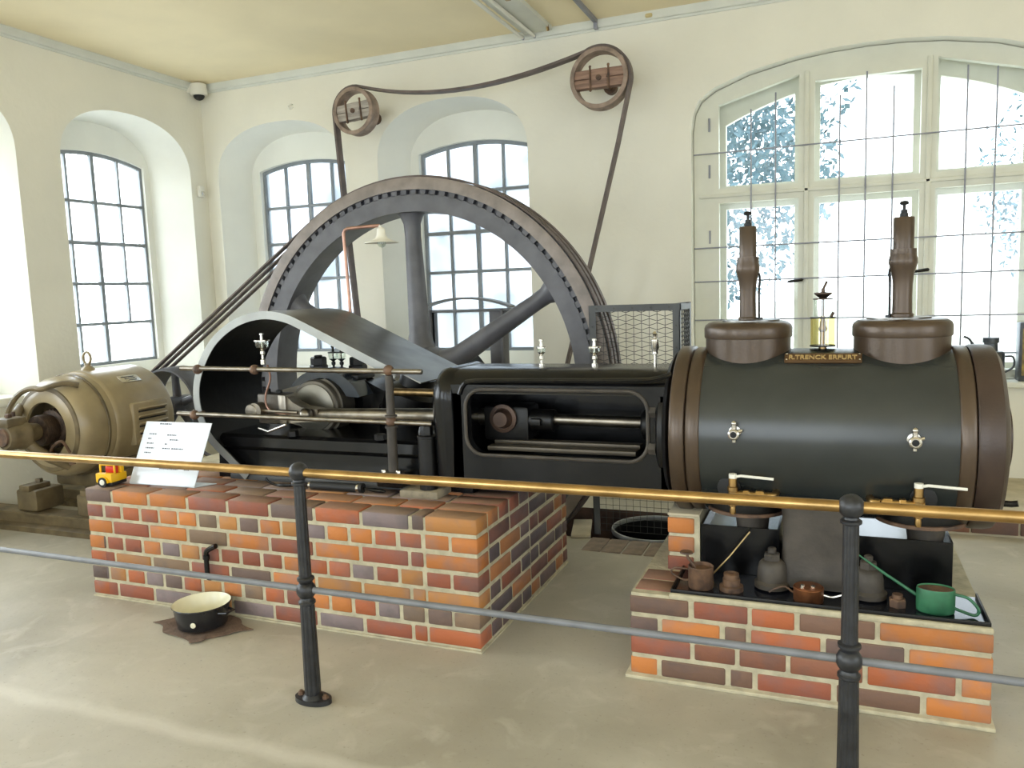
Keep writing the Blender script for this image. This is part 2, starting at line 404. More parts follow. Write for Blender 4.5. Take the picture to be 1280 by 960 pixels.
# floor with the flywheel pit
PX0, PX1, PY0, PY1, PD = -2.85, .62, 1.66, 2.32, .62
bm = NB(); fill2d(bm, [[(XL, YF), (XR, YF), (XR, W), (XL, W)], [(PX0, PY0), (PX1, PY0), (PX1, PY1), (PX0, PY1)]], lambda a, b, d: Vector((a, b, 0)))
obj('floor', bm, m_floor, kind='structure')
bm = NB()
for a, b in (((PX0, PY0), (PX1, PY0)), ((PX1, PY0), (PX1, PY1)), ((PX1, PY1), (PX0, PY1)), ((PX0, PY1), (PX0, PY0))):
    bm.faces.new([bm.verts.new(p) for p in ((*a, 0), (*b, 0), (*b, -PD), (*a, -PD))])
bm.faces.new([bm.verts.new(p) for p in ((PX0, PY0, -PD), (PX1, PY0, -PD), (PX1, PY1, -PD), (PX0, PY1, -PD))])
obj('floor_pit', bm, mat('brown_pit_brick', srgb(92, 70, 58), .8, var=.2, scale=8), kind='structure')
# cornices
def cornice(name, fn, a0, a1):
    bm = NB(); prof = [(0, H-.004), (.012, H-.004), (.014, H+.012), (.03, H+.016), (.036, H+.03), (.036, H+.078), (0, H+.078)]
    prism(bm, prof, lambda d, z, t: fn(t, d, z), a0, a1); obj(name, bm, m_cornice, kind='structure')
cornice('trim_1', lambda t, d, z: Vector((t, W-d, z)), XL, XR)
cornice('trim_2', lambda t, d, z: Vector((XL+d, t, z)), YF, W)
# window sills
k = 3
for c, a, wc in BACK:
    bm = NB(); bx(bm, (c-a-.02, W-.03, RZ0-.04), (c+a+.02, W+.33, RZ0+.012), .008); obj('trim_%d' % k, bm, m_reveal, kind='structure'); k += 1
for c, a, wc in LEFT[:2]:
    bm = NB(); bx(bm, (XL-.35, c-a-.02, RZ0-.05), (XL+.04, c+a+.02, RZ0+.012), .008); obj('trim_%d' % k, bm, m_reveal, kind='structure'); k += 1
bm = NB(); bx(bm, (BIG_C-BIG_A-.03, W-.115, .765), (BIG_C+BIG_A+.03, W+.33, .802), .008); obj('trim_%d' % k, bm, m_white, kind='structure'); k += 1
# low brick-edged plinth along the back wall
bm = NB(); lay = bm.loops.layers.float_color.new('brick_colour')
bx(bm, (1.15, 2.325, 0), (4.6, W+.01, .118), 0, 1)
x = 1.15
while x < 4.55:
    c = random.choice([srgb(104, 78, 68), srgb(92, 72, 66), srgb(122, 84, 66)])
    box(bm, (x+.119, 2.36, .058), (.238, .10, .085), .004, 0, col=c, lay=lay); x += .25
obj('trim_%d' % k, bm, [m_brick, m_concrete], kind='structure'); k += 1

# iron windows
def iron_window(name, mk, c, glassm, skip=None):
    hw, z0, zs, rise, n, bar = .545, 1.0, 2.815, .075, 4, .0135
    zrow = [1.0, 1.37, 1.73, 2.09, 2.45]
    top = lambda u: zs+rise*(1-((u-c)/hw)**2)
    loops = [seg_arch(c, hw, z0, zs, rise, 20)]
    xs = [c-hw+.028]+[c-hw+2*hw*i/n for i in (1, 2, 3)]+[c+hw-.028]
    for i in range(4):
        for r in range(5):
            wl = .018 if i == 2 else bar*.8; wr = .018 if i == 1 else bar*.8
            l = xs[i]+(wl if i else 0); rr_ = xs[i+1]-(wr if i < 3 else 0)
            if skip and r == 0 and i in skip:
                if i == skip[0]: rr_ = xs[i+2]
                else: continue
            lo = zrow[r]+(.028 if r == 0 else (.016 if r == 3 else bar)); 
            if r < 4: loops.append([(l, lo), (rr_, lo), (rr_, zrow[r+1]-(.016 if r == 2 else bar)), (l, zrow[r+1]-(.016 if r == 2 else bar))])
            else: loops.append([(l, lo), (rr_, lo)]+[(rr_+(l-rr_)*t/4, top(rr_+(l-rr_)*t/4)-.03) for t in range(5)])
    f = lambda d0: (lambda a, b, d: mk(d0+d)(a, b))
    root = NB(); fill2d(root, loops, f(.405), .018)
    r = obj(name, root, m_iron, kind='structure')
    g = NB(); lp = seg_arch(c, hw-.01, z0+.01, zs-.01, rise, 12); fill2d(g, [lp], f(.41), 0)
    p = obj('pane', g, glassm, r)
    return r
iron_window('window_1', mkL, LEFT[0][2], g_bright, (2, 3))
iron_window('window_2', mkL, LEFT[1][2], g_bright)
iron_window('window_3', mkB, BACK[0][2], g_frost)
iron_window('window_4', mkB, BACK[1][2], g_frost)

# big double casement window
def big_window():
    zs0, zt0, zt1 = .87, 2.155, 2.265
    cols = [(.545, 1.125), (1.235, 1.935), (2.035, 2.625)]
    q = big_arch(.03)[2:]
    def topz(x, drop):
        pts = sorted(q)
        for (xa, za), (xb, zb) in zip(pts, pts[1:]):
            if xa <= x <= xb: return za+(zb-za)*(x-xa)/(xb-xa)-drop
        return 2.6
    def holes(drop, shrink, arched):
        hs = []
        for i, (a, b) in enumerate(cols):
            a, b = a+shrink, b-shrink
            hs.append([(a, zs0+shrink), (b, zs0+shrink), (b, zt0-shrink), (a, zt0-shrink)])
            hi = [(b+(a-b)*t/8) for t in range(9)]
            if arched: tp = [(x, 2.72+.32*(1-((x-BIG_C)/1.15)**2)-.03) for x in hi]
            else:
                zl, zr = topz(a, drop), topz(b, drop)
                if i == 1: zl = zr = 2.985
                tp = [(b, zr), (a, zl)]
            hs.append([(a, zt1+shrink), (b, zt1+shrink)]+tp)
        return hs
    bm = NB(); fill2d(bm, [big_arch(.005, .81)]+holes(.075, 0, False), XZ(W+.135), .03)
    # raised casement edges and mullion beads
    for x in (1.18, 1.985): bx(bm, (x-.016, W+.085, .83), (x+.016, W+.108, 3.06), .006)
    bx(bm, (.40, W+.085, 2.197), (2.77, W+.108, 2.225), .006)
    r = obj('window_5', bm, m_white, kind='structure')
    bm = NB(); fill2d(bm, [big_arch(.008, .815)]+holes(.1, .035, True), XZ(W+.30), .028); obj('outer_sash', bm, m_white, r)
    for i, d in enumerate((.14, .30)):
        bm = NB(); fill2d(bm, [big_arch(.05, .83)], XZ(W+d), 0); obj('pane', bm, g_clear, r)
    # casement hinges and latch handles
    bm = NB()
    for z in (1.15, 1.9, 2.4, 2.75): cyl(bm, (.475, W+.10, z-.05), (.475, W+.10, z+.05), .008, n=8)
    obj('hinge', bm, m_grille, r)
    for x, z, s in ((1.16, 1.545, -1), (2.0, 1.585, -1)):
        bm = NB(); tube(bm, smooth_path([(x, W+.085, z), (x, W+.045, z), (x+s*.03, W+.04, z-.004), (x+s*.11, W+.045, z-.012)], 4), [.006]*5+[.012]*4+[.011]*3+[.005], 8)
        obj('latch_handle', bm, m_black, r)
    return r
win = big_window()
# iron grille inside the window
gr = thing('window_grille', 'thin pale iron bar grille fixed inside the large arched window', 'grille', (BIG_C, W+.03, .8))
for x, zt in ((.787, 2.83), (.963, 2.93), (1.406, 2.86), (1.581, 3.0), (1.758, 2.88), (2.213, 2.96), (2.39, 2.93)):
    bm = NB(); cyl(bm, (x, W+.074, .80), (x, W+.074, zt), .0058, n=8); obj('vertical_bar', bm, m_grille, gr)
for z in (2.53, 1.815, 1.555, 1.255, .99):
    bm = NB(); cyl(bm, (.36, W+.065, z), (2.81, W+.065, z), .0055, n=8); obj('horizontal_bar', bm, m_grille, gr)

for c, a, wc in BACK: portal((wc, W+.46, 1.95), (radians(-90), 0, 0), 1.1, 1.95)
for c, a, wc in LEFT: portal((XL-.46, wc, 1.95), (radians(90), 0, radians(-90)), 1.1, 1.95)
portal((BIG_C, W+.38, 2.0), (radians(-90), 0, 0), 2.5, 2.5)
portal((XR+.15, -2.9, 1.9), (radians(90), 0, radians(90)), 3.4, 2.2)
for x in (-2.7, .7, 4.1): portal((x, YF-.15, 1.85), (radians(90), 0, 0), 2.4, 2.5)

# ------------------------------------------------------------------ brick pedestals
PAL = [(srgb(196, 122, 62), 6), (srgb(176, 98, 60), 5), (srgb(150, 86, 64), 4), (srgb(134, 110, 88), 4), (srgb(134, 118, 118), 3), (srgb(182, 126, 70), 4), (srgb(112, 92, 84), 2)]
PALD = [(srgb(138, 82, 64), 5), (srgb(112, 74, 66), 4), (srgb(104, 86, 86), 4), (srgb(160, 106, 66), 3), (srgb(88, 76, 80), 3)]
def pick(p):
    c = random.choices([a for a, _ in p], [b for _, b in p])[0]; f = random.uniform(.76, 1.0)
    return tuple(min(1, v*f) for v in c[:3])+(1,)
CO = .0833; JT = .0175
def brick(bm, lay, a, b, pal):
    j = lambda: random.uniform(-.0018, .0018)
    bx(bm, tuple(v+j() for v in a), tuple(v+j() for v in b), .0045, 0, col=pick(pal), lay=lay, seg=1)
def course(bm, lay, x0, x1, y0, dep, z, lens, pal, along='x', face=None):
    """bricks from x0 to x1; lens cycles; along y the run goes back along the right-hand face."""
    p = x0; i = 0
    while p < x1-.03:
        L = lens[i % len(lens)]; e = min(p+L, x1)
        if x1-e < .05: e = x1
        e2 = e-JT if e < x1 else e
        if along == 'x': brick(bm, lay, (p, y0, z), (e2, y0+dep, z+CO-JT), pal)
        else: brick(bm, lay, (y0-dep, p, z), (y0, e2, z+CO-JT), pal)
        p = e; i += 1
LA, DA, HA = 2.25, 1.195, 7*CO
bm = NB(); lay = bm.loops.layers.float_color.new('brick_colour')
bx(bm, (-LA+.005, .005, 0), (-.005, DA-.005, HA-.009), 0, 1)
bx(bm, (-LA-.005, -.004, 0), (.004, DA, .008), 0, 1)
for r in range(7):
    z = HA-CO*(r+1)+JT; st = r % 2 == 0
    if r == 0:
        # top course: stretchers seen on top, with headers over the right-hand end
        course(bm, lay, -LA, -.255, 0, .115, z, [.19]+[.25]*20, PAL); brick(bm, lay, (-.245, 0, z), (0, .115, z+CO-JT), PAL)
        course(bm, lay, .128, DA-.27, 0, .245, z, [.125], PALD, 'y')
        course(bm, lay, -LA, -.262, .128, .115, z, [.31]+[.25]*20, PAL)
        course(bm, lay, -LA, -.262, .256, .115, z, [.19]+[.25]*20, PAL); course(bm, lay, -LA, -.262, .384, .115, z, [.31]+[.25]*20, PAL); course(bm, lay, -LA, -.262, .512, .115, z, [.25], PAL)
    else:
        course(bm, lay, -LA, -.26 if st else -.135, 0, .108, z, ([.18]+[.25]*20) if st else [.125], PAL)
        brick(bm, lay, (-.247 if st else -.122, 0, z), (0, .118, z+CO-JT), PAL)
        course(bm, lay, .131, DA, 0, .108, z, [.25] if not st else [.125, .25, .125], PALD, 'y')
    course(bm, lay, .0, DA, -LA+.108, .108, z, [.25 if st else .125], PAL, 'y') if r else None
pedA = obj('brick_pedestal', bm, [m_brick, m_mortar], None, 'long low brick pedestal of orange and red bricks under the crank end of the engine', 'pedestal', sharp=60)
bm = NB(); bx(bm, (-.52, .262, HA-.006), (-.315, .50, HA+.035), .012); obj('bearing_pad', bm, mat('grey_brown_cement', srgb(142, 132, 112), .85, var=.12, scale=18, bump=.3, bscale=50), pedA, 'pale cement pad')

XB0, XB1, HB = .648, 1.883, 4*CO
bm = NB(); lay = bm.loops.layers.float_color.new('brick_colour')
bx(bm, (XB0+.005, .005, 0), (XB1-.005, 1.0, HB+.012), 0, 1)
bx(bm, (XB0-.02, -.02, 0), (XB1+.012, 1.0, .016), .004, 1)
PB = PAL[:3]+[(srgb(124, 94, 78), 8), (srgb(112, 88, 80), 7), (srgb(140, 90, 68), 5)]
lens = [[.245, .215, .165, .265, .30, .2], [.125, .235, .095, .26, .27, .27], [.25, .165, .18, .26, .29, .2], [.12, .26, .10, .27, .29, .3]]
for r in range(4):
    z = HB-CO*(r+1)+JT; course(bm, lay, XB0, XB1, 0, .108, z, lens[r], PB)
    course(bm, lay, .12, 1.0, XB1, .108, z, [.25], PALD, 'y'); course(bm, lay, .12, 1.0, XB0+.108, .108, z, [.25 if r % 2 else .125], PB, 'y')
brick(bm, lay, (XB0+.012, .04, HB-.01), (.80, .155, HB+.014), [(srgb(160, 96, 86), 1)]); brick(bm, lay, (XB0+.012, .165, HB-.01), (.80, .28, HB+.014), [(srgb(150, 92, 84), 1)])
bx(bm, (.80, .0, HB), (1.883, .022, HB+.022), .006, 1)
bx(bm, (.745, .31, HB), (.872, .92, HA-.004), 0, 1)
for r in range(3):
    z = HB+CO*r+.004; brick(bm, lay, (.741, .302, z), (.848, .412, z+CO-JT), PAL[:3]); course(bm, lay, .425, .92, .855, .115, z, [.25], PB, 'y')
bx(bm, (.741, .302, HA-.006), (.872, .92, HA+.004), .002, 2)
obj('brick_pedestal', bm, [m_brick, m_mortar, m_concrete], None, 'shorter brick pedestal of four courses under the big dark cylinder', 'pedestal', sharp=60)

# black steel trough on the front ledge
t = thing('oil_trough', 'shallow black steel trough let into the brick ledge below the cylinder', 'trough', (1.34, .16, HB+.01))
bm = NB(); bx(bm, (.805, .024, HB+.0125), (1.877, .30, HB+.018)); obj('tray_floor', bm, m_tray, t)
for a, b in (((.803, .020, HB+.0125), (1.878, .028, HB+.034)), ((.803, .028, HB+.0125), (.811, .30, HB+.034)), ((1.870, .028, HB+.0125), (1.878, .30, HB+.034))):
    bm = NB(); bx(bm, a, b, .002); obj('rim', bm, m_dark, t)
for x0, x1, lb in ((.878, 1.185, 'black steel drip box behind the trough, between raised bricks and cylinder foot'), (1.468, 1.795, 'black steel drip box behind the green oil can, beyond the cylinder foot')):
    z0, z1 = HB+.013, .548; t = thing('drip_box', lb, 'box', ((x0+x1)/2, .58, z0), 'drip boxes under the cylinder')
    for a, b in (((x0, .305, z0), (x1, .312, z1)), ((x0, .86, z0), (x1, .868, z1)), ((x0, .312, z0), (x0+.008, .86, z1)), ((x1-.008, .312, z0), (x1, .86, z1))):
        bm = NB(); bx(bm, a, b); obj('side_wall', bm, m_black, t)
    bm = NB(); bx(bm, (x0+.008, .312, z1-.035), (x1-.008, .86, z1-.028)); obj('tray_floor', bm, m_tray, t)

# ------------------------------------------------------------------ the steam engine
Y0, Z0, RC = .50, .918, .339
eng = thing('steam_engine', 'black horizontal steam engine with big dark cylinder and brown bands on brick pedestals', 'engine', (.2, Y0, HA))
# cylinder
XJ0, XJ1 = .893, 1.79
bm = NB(); lathe(bm, [(RC, XJ0-.05), (RC, XJ0), (RC, XJ1), (RC, XJ1+.02)], (0, Y0, Z0), (1, 0, 0), 96); cy = obj('cylinder', bm, m_jacket, eng, 'dark olive sheet steel cylinder jacket')
def ring(name, x0, x1, r, m, bev=.006):
    bm = NB(); lathe(bm, [(RC*.6, x0), (r-bev, x0), (r, x0+bev), (r, x1-bev), (r-bev, x1), (RC*.6, x1)], (0, Y0, Z0), (1, 0, 0), 96); return obj(name, bm, m, cy, sharp=50)
ring('end_band', .838, XJ0, RC+.007, m_brown); ring('end_band', .775, .834, RC+.012, m_brown)
ring('end_band', XJ1, 1.842, RC+.008, m_brown)
bm = NB(); lathe(bm, [(RC+.006, 1.845), (RC+.012, 1.853), (RC+.012, 1.90), (RC+.006, 1.925), (RC-.02, 1.942), (RC-.08, 1.955), (.14, 1.965), (.13, 1.985), (.02, 1.99)], (0, Y0, Z0), (1, 0, 0), 96); obj('end_cover', bm, m_brown2, cy, 'dark brown domed end cover')
bm = NB(); lathe(bm, [(.02, .775), (.30, .776), (.33, .76), (.30, .74), (.20, .735), (.19, .70), (.02, .70)], (0, Y0, Z0), (1, 0, 0), 64); obj('front_flange', bm, m_dark, cy)
bm = NB(); tube(bm, [(1.93, .34, .70), (1.98, .335, .70), (2.0, .33, .705)], .012, 8); obj('drain_stub', bm, m_black, cy)
# drain cocks on the jacket
for x, z in ((1.03, .962), (1.645, .955)):
    yf = Y0-sqrt(RC**2-(z-Z0)**2)
    bm = NB(); lathe(bm, [(.024, -.004), (.024, .004), (.013, .006), (.013, .03), (.019, .032), (.021, .04), (.021, .058), (.016, .062), (.012, .062), (.012, .05)], (x, yf+.004, z), (0, -1, 0), 20, cap=True)
    c = obj('drain_cock', bm, m_chrome, cy, 'small nickel drain cock')
    bm = NB(); cyl(bm, (x, yf-.034, z+.014), (x, yf-.034, z+.036), .009, n=12); ball(bm, (x, yf-.034, z+.040), .011, 12); cyl(bm, (x, yf-.034, z-.016), (x, yf-.034, z-.032), .008, n=12); cyl(bm, (x+.014, yf-.028, z+.008), (x+.03, yf-.026, z+.012), .006, n=8); obj('plug', bm, m_chrome, c)
    bm = NB(); lathe(bm, [(.0118, 0), (.001, .0005)], (x, yf-.0565, z), (0, -1, 0), 16); obj('bore', bm, m_dark, c)
# valve bonnets with spindle towers
for x, R, s, label in ((1.046, .170, 1, 'brown drum shaped valve bonnet with shorter tower'), (1.622, .172, -1, 'brown drum shaped valve bonnet with taller tower')):
    bm = NB(); zt = 1.372
    # skirt follows the cylinder: lower edge is cut by the jacket
    n = 64; lo = []; hi = []
    for i in range(n):
        a = 2*pi*i/n; px, py = x+R*cos(a), Y0+R*sin(a)
        lo.append(bm.verts.new((px, py, Z0+sqrt(max(0, RC**2-(py-Y0)**2))-.004))); hi.append(bm.verts.new((px, py, 1.308)))
    for i in range(n):
        f = bm.faces.new([lo[i], lo[(i+1) % n], hi[(i+1) % n], hi[i]]); f.smooth = True
    bo = obj('valve_bonnet', bm, m_brown, eng, label)
    bm = NB(); lathe(bm, [(R-.004, 1.304), (R+.004, 1.306), (R+.006, 1.312), (R+.006, 1.345), (R+.001, 1.358), (R-.012, 1.368), (R-.03, 1.372), (.03, 1.373)], (x, Y0, 0), (0, 0, 1), 64); obj('bonnet_lid', bm, m_brown, bo)
    bm = NB(); lathe(bm, [(.115, 1.372), (.115, 1.378), (.03, 1.379)], (x+s*.012, Y0, 0), (0, 0, 1), 48); obj('top_plate', bm, m_sheet, bo, 'bright steel top plate')
    k = R/.170*(1 if s > 0 else 1.06)
    zs = [1.375, 1.385, 1.39, 1.45, 1.50, 1.54, 1.565, 1.58, 1.595, 1.61, 1.63, 1.634]
    rs = [.038, .038, .0335, .0325, .033, .037, .044, .0475, .0475, .044, .0435, .0435]
    zz = 0.0 if s > 0 else .004
    bm = NB(); lathe(bm, [(r*k, z+zz) for r, z in zip(rs, zs)]+[(.036*k, 1.6345+zz)], (x, Y0, 0), (0, 0, 1), 36); obj('spindle_guide', bm, m_brown, bo)
    bm = NB(); lathe(bm, [(.0345*k, 1.630+zz), (.0345*k, 1.755), (.0325*k, 1.758), (.010, 1.759)], (x, Y0, 0), (0, 0, 1), 36); obj('spring_tube', bm, m_brown, bo)
    bm = NB(); lathe(bm, [(.015, 1.757), (.015, 1.772), (.012, 1.774), (.012, 1.786), (.006, 1.787), (.006, 1.803), (.015, 1.806), (.0165, 1.812), (.013, 1.818), (.004, 1.82)], (x, Y0, 0), (0, 0, 1), 16); obj('adjusting_screw', bm, m_dark, bo)
    bm = NB(); sx = x+s*.048
    tube(bm, smooth_path([(x+s*.044, Y0-.004, 1.568), (sx, Y0-.004, 1.548), (sx-s*.003, Y0-.004, 1.50), (sx-s*.003, Y0-.004, 1.377)], 6), .0045, 8); cyl(bm, (sx, Y0-.004, 1.378), (sx, Y0-.004, 1.386), .012, n=10); obj('oil_pipe', bm, m_black, bo)
# name plate
bm = NB(); th = radians(64); pc = Vector((1.338, Y0-RC*cos(th), Z0+RC*sin(th)))
nrm = Vector((0, -cos(th), sin(th))); upv = Vector((0, sin(th), cos(th)))
RM = Matrix((Vector((1, 0, 0)), upv, nrm)).transposed()
box(bm, pc+nrm*.006, (.278, .052, .012), .003, rot=RM)
for a, b, s1, s2 in ((0, .0235, .278, .004), (0, -.0235, .278, .004), (.137, 0, .004, .05), (-.137, 0, .004, .05)):
    box(bm, pc+RM @ Vector((a, b, .0135)), (s1, s2, .004), .001, rot=RM)
npl = obj('name_plate', bm, mat('dark_plate_brass', srgb(104, 78, 50), .5, .5, var=.1), cy, 'brass maker name plate')
fc = bpy.data.curves.new('tmp', 'FONT'); fc.body = 'R.TRENCK ERFURT'; fc.size = .047; fc.align_x = 'CENTER'; fc.align_y = 'CENTER'; fc.extrude = .0018; fc.offset = .0006
fo = bpy.data.objects.new('tmp', fc); COL.objects.link(fo); bpy.context.view_layer.update()
me = bpy.data.meshes.new_from_object(fo.evaluated_get(bpy.context.evaluated_depsgraph_get()))
xs = [v.co.x for v in me.vertices]; ys = [v.co.y for v in me.vertices]; sx = .245/(max(xs)-min(xs)); mxx = (max(xs)+min(xs))/2; myy = (max(ys)+min(ys))/2; sy = .031/(max(ys)-min(ys))
bm = NB(); bm.from_mesh(me)
for v in bm.verts: v.co = pc+RM @ Vector(((v.co.x-mxx)*sx, (v.co.y-myy)*sy, v.co.z+.0135))
bpy.data.objects.remove(fo)
obj('lettering', bm, mat('raised_letter_brass', srgb(206, 178, 124), .4, .4, var=.03), cy, 'raised brass maker lettering')
for a in (-.131, .131):
    for b in (-.02, .02): bm = NB(); ball(bm, pc+RM @ Vector((a, b, .0145)), .0045, 8); obj('plate_screw', bm, m_chrome, cy)
# sight-feed oiler on top of the cylinder
bm = NB(); ox, oy, oz = 1.336, Y0, Z0+RC-.004
lathe(bm, [(.016, 0), (.016, .02), (.010, .022), (.010, .07), (.015, .075), (.017, .085), (.012, .095), (.012, .11), (.009, .115), (.009, .135)], (ox, oy, oz), (0, 0, 1), 16)
oi = obj('sight_oiler', bm, m_brass2, eng, 'brass sight feed oiler with glass chambers')
bm = NB(); lathe(bm, [(.046, .018), (.046, .125)], (ox, oy, oz), (0, 0, 1), 24, cap=False); obj('amber_glass', bm, g_amber, oi)
bm = NB(); lathe(bm, [(.049, .125), (.049, .130), (.01, .131)], (ox, oy, oz), (0, 0, 1), 24); obj('gallery_plate', bm, m_dark, oi); bm = NB(); lathe(bm, [(.049, .012), (.049, .018), (.01, .019)], (ox, oy, oz), (0, 0, 1), 24); obj('gallery_plate', bm, m_dark, oi)
bm = NB(); lathe(bm, [(.036, .131), (.036, .2)], (ox, oy, oz), (0, 0, 1), 24, cap=False); obj('upper_glass', bm, g_cup, oi)
bm = NB(); lathe(bm, [(.038, .2), (.038, .204), (.014, .206), (.034, .222), (.034, .227), (.008, .23), (.006, .245)], (ox, oy, oz), (0, 0, 1), 20); tube(bm, [(ox, oy, oz+.24), (ox+.004, oy, oz+.25), (ox+.014, oy, oz+.272)], .005, 8); cyl(bm, (ox+.03, oy-.02, oz+.13), (ox+.04, oy-.02, oz+.15), .006, n=8); cyl(bm, (ox, oy, oz+.13), (ox, oy, oz+.205), .006, n=8); obj('cap', bm, mat('bronze_cap', srgb(86, 72, 62), .4, .8), oi)
# exhaust chests, pipes, brass valves under the cylinder
for i, (x, hx) in enumerate(((1.055, 1), (1.69, 1))):
    bm = NB(); lathe(bm, [(.12, .60), (.15, .603), (.155, .615), (.155, .655), (.13, .66), (.13, .70)], (x, .40, 0), (0, 0, 1), 40); ch = obj('exhaust_chest', bm, m_dark, eng)
    bm = NB(); lathe(bm, [(.156, .604), (.161, .606), (.161, .618), (.156, .62)], (x, .40, 0), (0, 0, 1), 40, closed=True); obj('chest_flange', bm, m_rust, ch)
    bm = NB(); lathe(bm, [(.07, .597), (.066, .56), (.062, .53), (.062, .521)], (x+.02, .385, 0), (0, 0, 1), 24); obj('exhaust_pipe', bm, m_greyrust, ch)
    vx = (1.023, 1.662)[i]; vy = .15
    bm = NB(); lathe(bm, [(.010, .645), (.012, .66), (.010, .675), (.016, .678), (.018, .70), (.018, .735), (.021, .738), (.021, .752), (.016, .755), (.016, .785), (.010, .79)], (vx, vy, 0), (0, 0, 1), 16)
    cyl(bm, (vx-.008 if i == 0 else vx-.12, vy, .722), (vx+.13 if i == 0 else vx+.02, vy, .722), .017, n=16); s = 1 if i == 0 else -1
    hexnut(bm, (vx+s*.04, vy, .722), (s, 0, 0), .023, .022); hexnut(bm, (vx+s*.085, vy, .722), (s, 0, 0), .024, .03)
    tube(bm, smooth_path([(vx+s*.12, vy, .722), (vx+s*.15, vy+.02, .722), (vx+s*.155, vy+.10, .722)], 4), .015, 10)
    v = obj('drain_valve', bm, m_brass, eng, 'brass ball valve with pale lever')
    bm = NB(); tube(bm, [(vx, vy, .79), (vx+.03, vy-.004, .797), (vx+.15, vy-.01, .792)], .0055, 8); cyl(bm, (vx, vy, .782), (vx, vy, .803), .015, n=14); obj('lever', bm, m_plastic, v, 'pale lever handle')
    bm = NB(); lathe(bm, [(.02, 0), (.045, .003), (.045, .015), (.02, .018)], (vx-.02+i*.04, vy+.06, .735), (0, -1, 0), 20); obj('backing_flange', bm, m_dark, v)
# cylinder foot with hold-down bolts
bm = NB(); secs = [(.362, .205, .15), (.375, .155, .12), (.42, .132, .10), (.50, .124, .09), (.60, .122, .085), (.66, .128, .085), (.70, .16, .09)]
rings = []
for z, hx, dy in secs:
    y0, y1 = .172+(.10-dy)*-.2+.02*(z > .4), .62; r = .03; q = rrect(1.325-hx, y0, 1.325+hx, y1, r, 4); rings.append([bm.verts.new((a, b, z)) for a, b in q])
for A, B in zip(rings, rings[1:]):
    for i in range(len(A)): f = bm.faces.new([A[i], A[(i+1) % len(A)], B[(i+1) % len(A)], B[i]]); f.smooth = True
bm.faces.new(rings[0][::-1]); bm.faces.new(rings[-1])
ft = obj('cylinder_foot', bm, m_greyrust, eng, sharp=60)
for x in (1.165, 1.505):
    bm = NB(); lathe(bm, [(.066, .358), (.066, .375), (.055, .385), (.054, .42), (.048, .45), (.036, .462), (.03, .464)], (x, .19, 0), (0, 0, 1), 24); hexnut(bm, (x, .19, .455), (0, 0, 1), .032, .035); cyl(bm, (x, .19, .488), (x, .19, .512), .016, n=14, bev=.004); obj('anchor_bolt', bm, m_greyrust, ft)

# trunk frame between cylinder and crank
TX0, TX1, TYF, TYB, TZ0, TZ1 = -.335, .77, .285, .72, .66, 1.178
bm = NB()
# C-section running along the axis, open to the front, rounded top shoulder
def shell(x0, x1, grow=0., mi=0):
    o = [(TYF+.0, TZ1-.10), (TYF+.012, TZ1-.055), (TYF+.05, TZ1-.012), (TYF+.11, TZ1+.004), (TYB-.10, TZ1+.004), (TYB-.02, TZ1-.04), (TYB, TZ1-.10), (TYB, TZ0), (TYF, TZ0)]
    o = [(y+(-grow if y < .5 else grow), z+(grow if z > .9 else 0)) for y, z in o]
    i_ = [(TYF+.06, TZ0+.06), (TYB-.05, TZ0+.06), (TYB-.05, TZ1-.09), (TYB-.12, TZ1-.05), (TYF+.12, TZ1-.05), (TYF+.06, TZ1-.10)]
    prism(bm, o, lambda a, b, d: Vector((d, a, b)), x0, x0+.05, mi, True); prism(bm, o, lambda a, b, d: Vector((d, a, b)), x1-.05, x1, mi, True)
    # outer skin without the front strip, inner skin
    for poly in (o[:8], i_[1:4]+[i_[4]]):
        A = [bm.verts.new((x0+.05, y, z)) for y, z in poly]; B = [bm.verts.new((x1-.05, y, z)) for y, z in poly]
        for k in range(len(poly)-1): f = bm.faces.new([A[k], A[k+1], B[k+1], B[k]]); f.smooth = True; f.material_index = mi
    bx(bm, (x0+.05, TYF+.03, TZ0), (x1-.05, TYB, TZ0+.06), 0, mi)
shell(TX0+.10, TX1)
outl = [(TX0+.10, TZ0), (TX1, TZ0), (TX1, TZ1-.06), (TX0+.10, TZ1-.06)]
hole = rrect(-.165, .80, .668, 1.098, .085, 8)
fill2d(bm, [outl, hole], XZ(TYF+.03), .03)
tr = obj('trunk_frame', bm, m_black, eng, sharp=45)
bm = NB(); q = rrect(-.165, .80, .668, 1.098, .085, 8); tube(bm, [(a, TYF-.002, b) for a, b in q], .0085, 8, closed=True); obj('opening_lip', bm, m_greyrust, tr)
bm = NB(); tube(bm, smooth_path([(-.19, TYF-.004, 1.075), (-.17, TYF-.004, 1.115), (-.12, TYF-.004, 1.135), (.1, TYF-.004, 1.139), (.6, TYF-.004, 1.145), (.70, TYF-.004, 1.152), (.77, TYF-.004, 1.172)], 6), .011, 8); obj('rib', bm, m_black, tr)
# rounded end hoop at the crank side
bm = NB(); po = [(.30, .66), (.29, .9)]+[(.40-.12*cos(radians(t)), 1.03+.138*sin(radians(t))) for t in range(0, 91, 9)]+[(.64+.10*sin(radians(t)), 1.05+.118*cos(radians(t))) for t in range(0, 91, 15)]+[(.74, .66)]
secs = [(-.225, 0), (-.235, .012), (-.27, .022), (-.31, .012), (-.335, -.012), (-.338, -.03)]
R_ = []
for x, g in secs:
    R_.append([bm.verts.new((x, y+(-g if y < .5 else g), z+(g if z > .9 else 0))) for y, z in po])
for A, B in zip(R_, R_[1:]):
    for i in range(len(A)): f = bm.faces.new([A[i], A[(i+1) % len(A)], B[(i+1) % len(A)], B[i]]); f.smooth = True
bm.faces.new(R_[0]); bm.faces.new(R_[-1][::-1]); obj('end_hoop', bm, m_black, tr, sharp=75)
